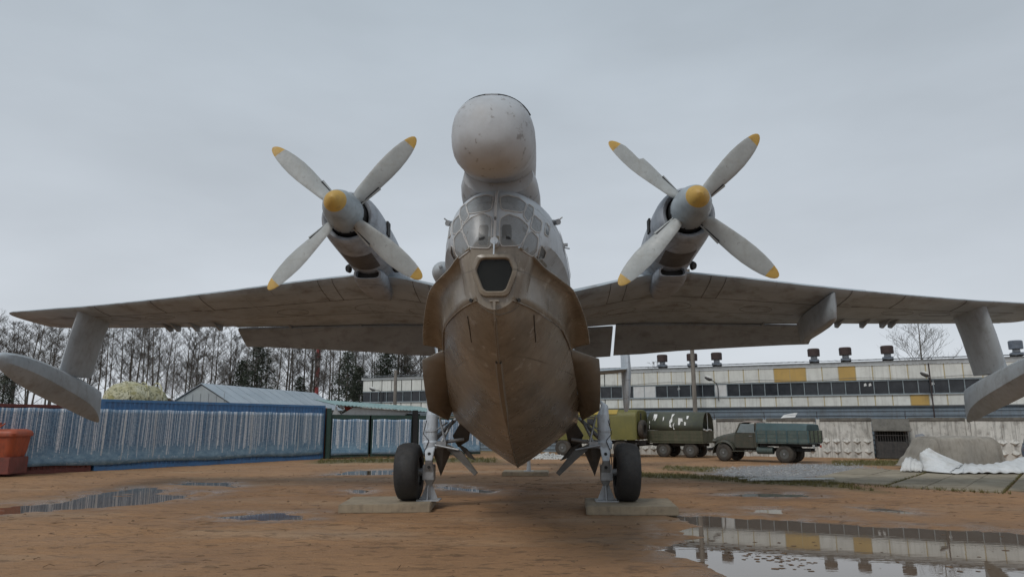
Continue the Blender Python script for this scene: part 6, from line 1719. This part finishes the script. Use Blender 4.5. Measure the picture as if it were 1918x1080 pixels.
# ================================================================== TREES
M['bark_dark'] = paint("bark_dark", (.085, .073, .064), (.135, .117, .10), 2, .9, (.03, .028, .02), .5, .3, per_object=.5)
M['bark_grey'] = paint("bark_grey", (.10, .09, .078), (.15, .135, .115), 2, .9, (.05, .045, .035), .5, .3, per_object=.3)
def twig_mesh(H, seed, crown0=.3, spread=.5, nprim=34, wood=('bark_dark',), rt=.13, droop=.0):
    r = random.Random(seed); tr, cr = MB(), MB()
    pts = []; x = y = 0; lx, ly = r.uniform(-.05, .05), r.uniform(-.05, .05)
    N = 10
    for k in range(N + 1):
        z = H * k / N; pts.append(Vector((x, y, z))); x += H / N * (lx + r.uniform(-.05, .05)); y += H / N * (ly + r.uniform(-.05, .05))
    rad = [rt * (1 - .9 * k / N) + .012 for k in range(N + 1)]
    tr.path(pts, rad, 7)
    def at(t):
        f = t * N; i = min(N - 1, int(f)); return pts[i].lerp(pts[i + 1], f - i)
    def branch(p, d, L, r0, depth):
        n = 3 if depth < 2 else 2; q = [p]; dd = d.copy()
        for k in range(n):
            dd = (dd + Vector((r.uniform(-.22, .22), r.uniform(-.22, .22), r.uniform(-.05, .22) - droop * depth))).normalized(); q.append(q[-1] + dd * L / n)
        for k in range(n):
            a = r0 * (1 - k / n * .6); b = r0 * (1 - (k + 1) / n * .6)
            cr.tube(q[k], q[k + 1], a, b, 3, False)
        if depth >= 3: return
        m = (6, 5, 4)[depth]
        for k in range(m):
            t = .25 + .75 * (k + r.random()) / m; f = min(n - 1e-3, t * n); i = int(f); c = q[i].lerp(q[i + 1], f - i)
            a = r.random() * 6.283; side = Vector((math.cos(a), math.sin(a), r.uniform(-.1, .5)))
            branch(c, (dd * .75 + side * .75).normalized(), L * r.uniform(.38, .62), max(.0095, r0 * .5), depth + 1)
    for k in range(nprim):
        t = crown0 + (1 - crown0) * ((k + r.random()) / nprim)**.9
        a = k * 2.4 + r.uniform(-.5, .5); up = r.uniform(.45, 1.0)
        L = H * spread * (.42 * (1 - t)**.7 + .10) * r.uniform(.7, 1.25)
        branch(at(min(t, .99)), Vector((math.cos(a), math.sin(a), up)).normalized(), L, max(.018, rt * .34 * (1.1 - t)), 1 if k % 2 else 0)
    return (tr.mesh("trunk", M[wood[0]], smooth=True, fix=False), cr.mesh("crown", M[wood[0]], fix=False))
BARE = [twig_mesh(13.0, 11, .32, .50, 24), twig_mesh(14.5, 12, .40, .42, 24), twig_mesh(12.0, 13, .25, .58, 24), twig_mesh(13.5, 14, .45, .40, 22, rt=.11), twig_mesh(12.5, 15, .35, .5, 24, rt=.12)]
BROAD = twig_mesh(12.4, 31, .22, .85, 30, ('bark_grey',), rt=.2)
def tree(kind, meshes, loc, sc, label, grp):
    t = empty(kind, loc, rnd.random() * 6.28, label, "tree", grp); s = sc; t.scale = (s, s, s * rnd.uniform(.94, 1.06))
    link("trunk", meshes[0], t); link("crown", meshes[1], t); return t
# the wood behind the containers
spots = []
for k in range(76):
    u = -60 + 860 * ((k * .618034) % 1) ; Y = 60 + 38 * ((k * .381966 + .13) % 1)
    spots.append((u + rnd.uniform(-8, 8), Y))
for (u, Y) in spots:
    p = AT(u, 760, Y)
    if u > 660 and Y < 75: Y = 78; p = AT(u, 760, Y)
    # the wood's skyline sits near this row of the photo
    vt = 606 + 14 * math.sin(u * .021) + rnd.uniform(-8, 20) + (6 if u > 420 else 0) - (14 if 20 < u < 90 else 0)
    h = AT(u, vt, Y).z; i = rnd.randrange(5); H0 = (13.0, 14.5, 12.0, 13.5, 12.5)[i]
    seg = "left of the wing float's strut" if u < 120 else "between the float strut and the camouflaged body" if u < 330 else "behind the grey shed's roof" if u < 620 else "behind the factory's far end and the shelter"
    tree("bare_tree", BARE[i], (p.x, Y, 0), h / H0, "leafless dark tree of the dense wood, " + seg, "leafless trees of the wood")
p = AT(1728, 660, 66.0)
tree("bare_tree", BROAD, (p.x, 66.0, 0), AT(1728, 612, 66).z / 12.6, "broad bare tree rising alone behind the factory roof", None)
p = AT(1232, 690, 72.0)
tree("bare_tree", BARE[4], (p.x, 72.0, 0), AT(1232, 680, 72).z / 12.9, "bare treetop just peeping over the factory roof between two vents", None)
# conifers
M['needle'] = paint("needle", (.018, .027, .016), (.034, .046, .026), 1.5, .8)
def pine_mesh(H, seed, w=.26, bare=.2):
    r = random.Random(seed); tr, cr = MB(), MB()
    tr.path([(0, 0, 0), (.05, 0, H * .4), (0, .05, H * .75), (0, 0, H)], [.17, .13, .08, .02], 7)
    z = H * bare
    while z < H * .99:
        t = (z - H * bare) / (H * (1 - bare)); L = H * w * (1 - t)**.75 * r.uniform(.75, 1.15) + .15
        n = 6
        for k in range(n):
            a = r.random() * 6.283; d = Vector((math.cos(a), math.sin(a), r.uniform(-.1, .35)))
            tr.tube((0, 0, z), d * L + Vector((0, 0, z)), .03, .008, 3, False)
            m = int(10 + L * 16)
            for q in range(m):
                c = Vector((0, 0, z)) + d * L * (.25 + .8 * r.random()) + Vector((r.gauss(0, .22), r.gauss(0, .22), r.gauss(0, .16)))
                s = r.uniform(.10, .22); e = Vector((r.uniform(-1, 1), r.uniform(-1, 1), r.uniform(-.4, .9))).normalized(); f = e.cross(Vector((r.random(), r.random(), r.random()))).normalized()
                cr.add([c - f * s * .35, c + f * s * .35, c + e * s * 1.5], [(0, 1, 2)])
        z += H * .032
    return (tr.mesh("trunk", M['bark_dark'], smooth=True, fix=False), cr.mesh("crown", M['needle'], fix=False))
PINE = [pine_mesh(11.5, 41), pine_mesh(11.5, 42, .3, .28)]
for (u, vt, Y, i, lb) in ((478, 652, 64, 1, "dark full pine at the wood's edge above the grey shed's middle"), (449, 672, 66, 0, "smaller dark pine just left of the full pine above the shed"), (648, 655, 66, 0, "dark pine at the wood's edge beside the far factory corner"),
                          (672, 678, 64, 0, "short dark pine next to the far factory corner"), (724, 650, 74, 1, "dark pine rising behind the factory's far end"), (760, 668, 78, 0, "darker pine behind the factory's far end, close to the hull"), (3, 700, 52, 1, "dark pine bough at the photo's left edge beside the float"),
                          (560, 700, 70, 0, "low dark pine behind the grey shed's far end")):
    p = AT(u, 760, Y); tree("pine_tree", PINE[i], (p.x, Y, 0), AT(u, vt, Y).z / 11.5, lb, "dark pines among the bare trees")
# brush under the wood
mb = MB(); r = random.Random(77)
for k in range(7000):
    Y = r.uniform(57, 104); u = r.uniform(-80, 690); p = AT(u, 760, Y)
    hgt = r.random()**1.4 * 4.6; c = Vector((p.x + r.gauss(0, .3), Y, 0)); d = Vector((r.uniform(-.45, .45), r.uniform(-.45, .45), 1)) * hgt
    w = r.uniform(.008, .022)
    mb.tube(c + d * .1 * r.random(), c + d, w, w * .4, 3, False)
tag(mb.build("undergrowth", M['bark_dark'], fix=False), "dark leafless brush filling the wood below the trees", "undergrowth", kind="stuff")
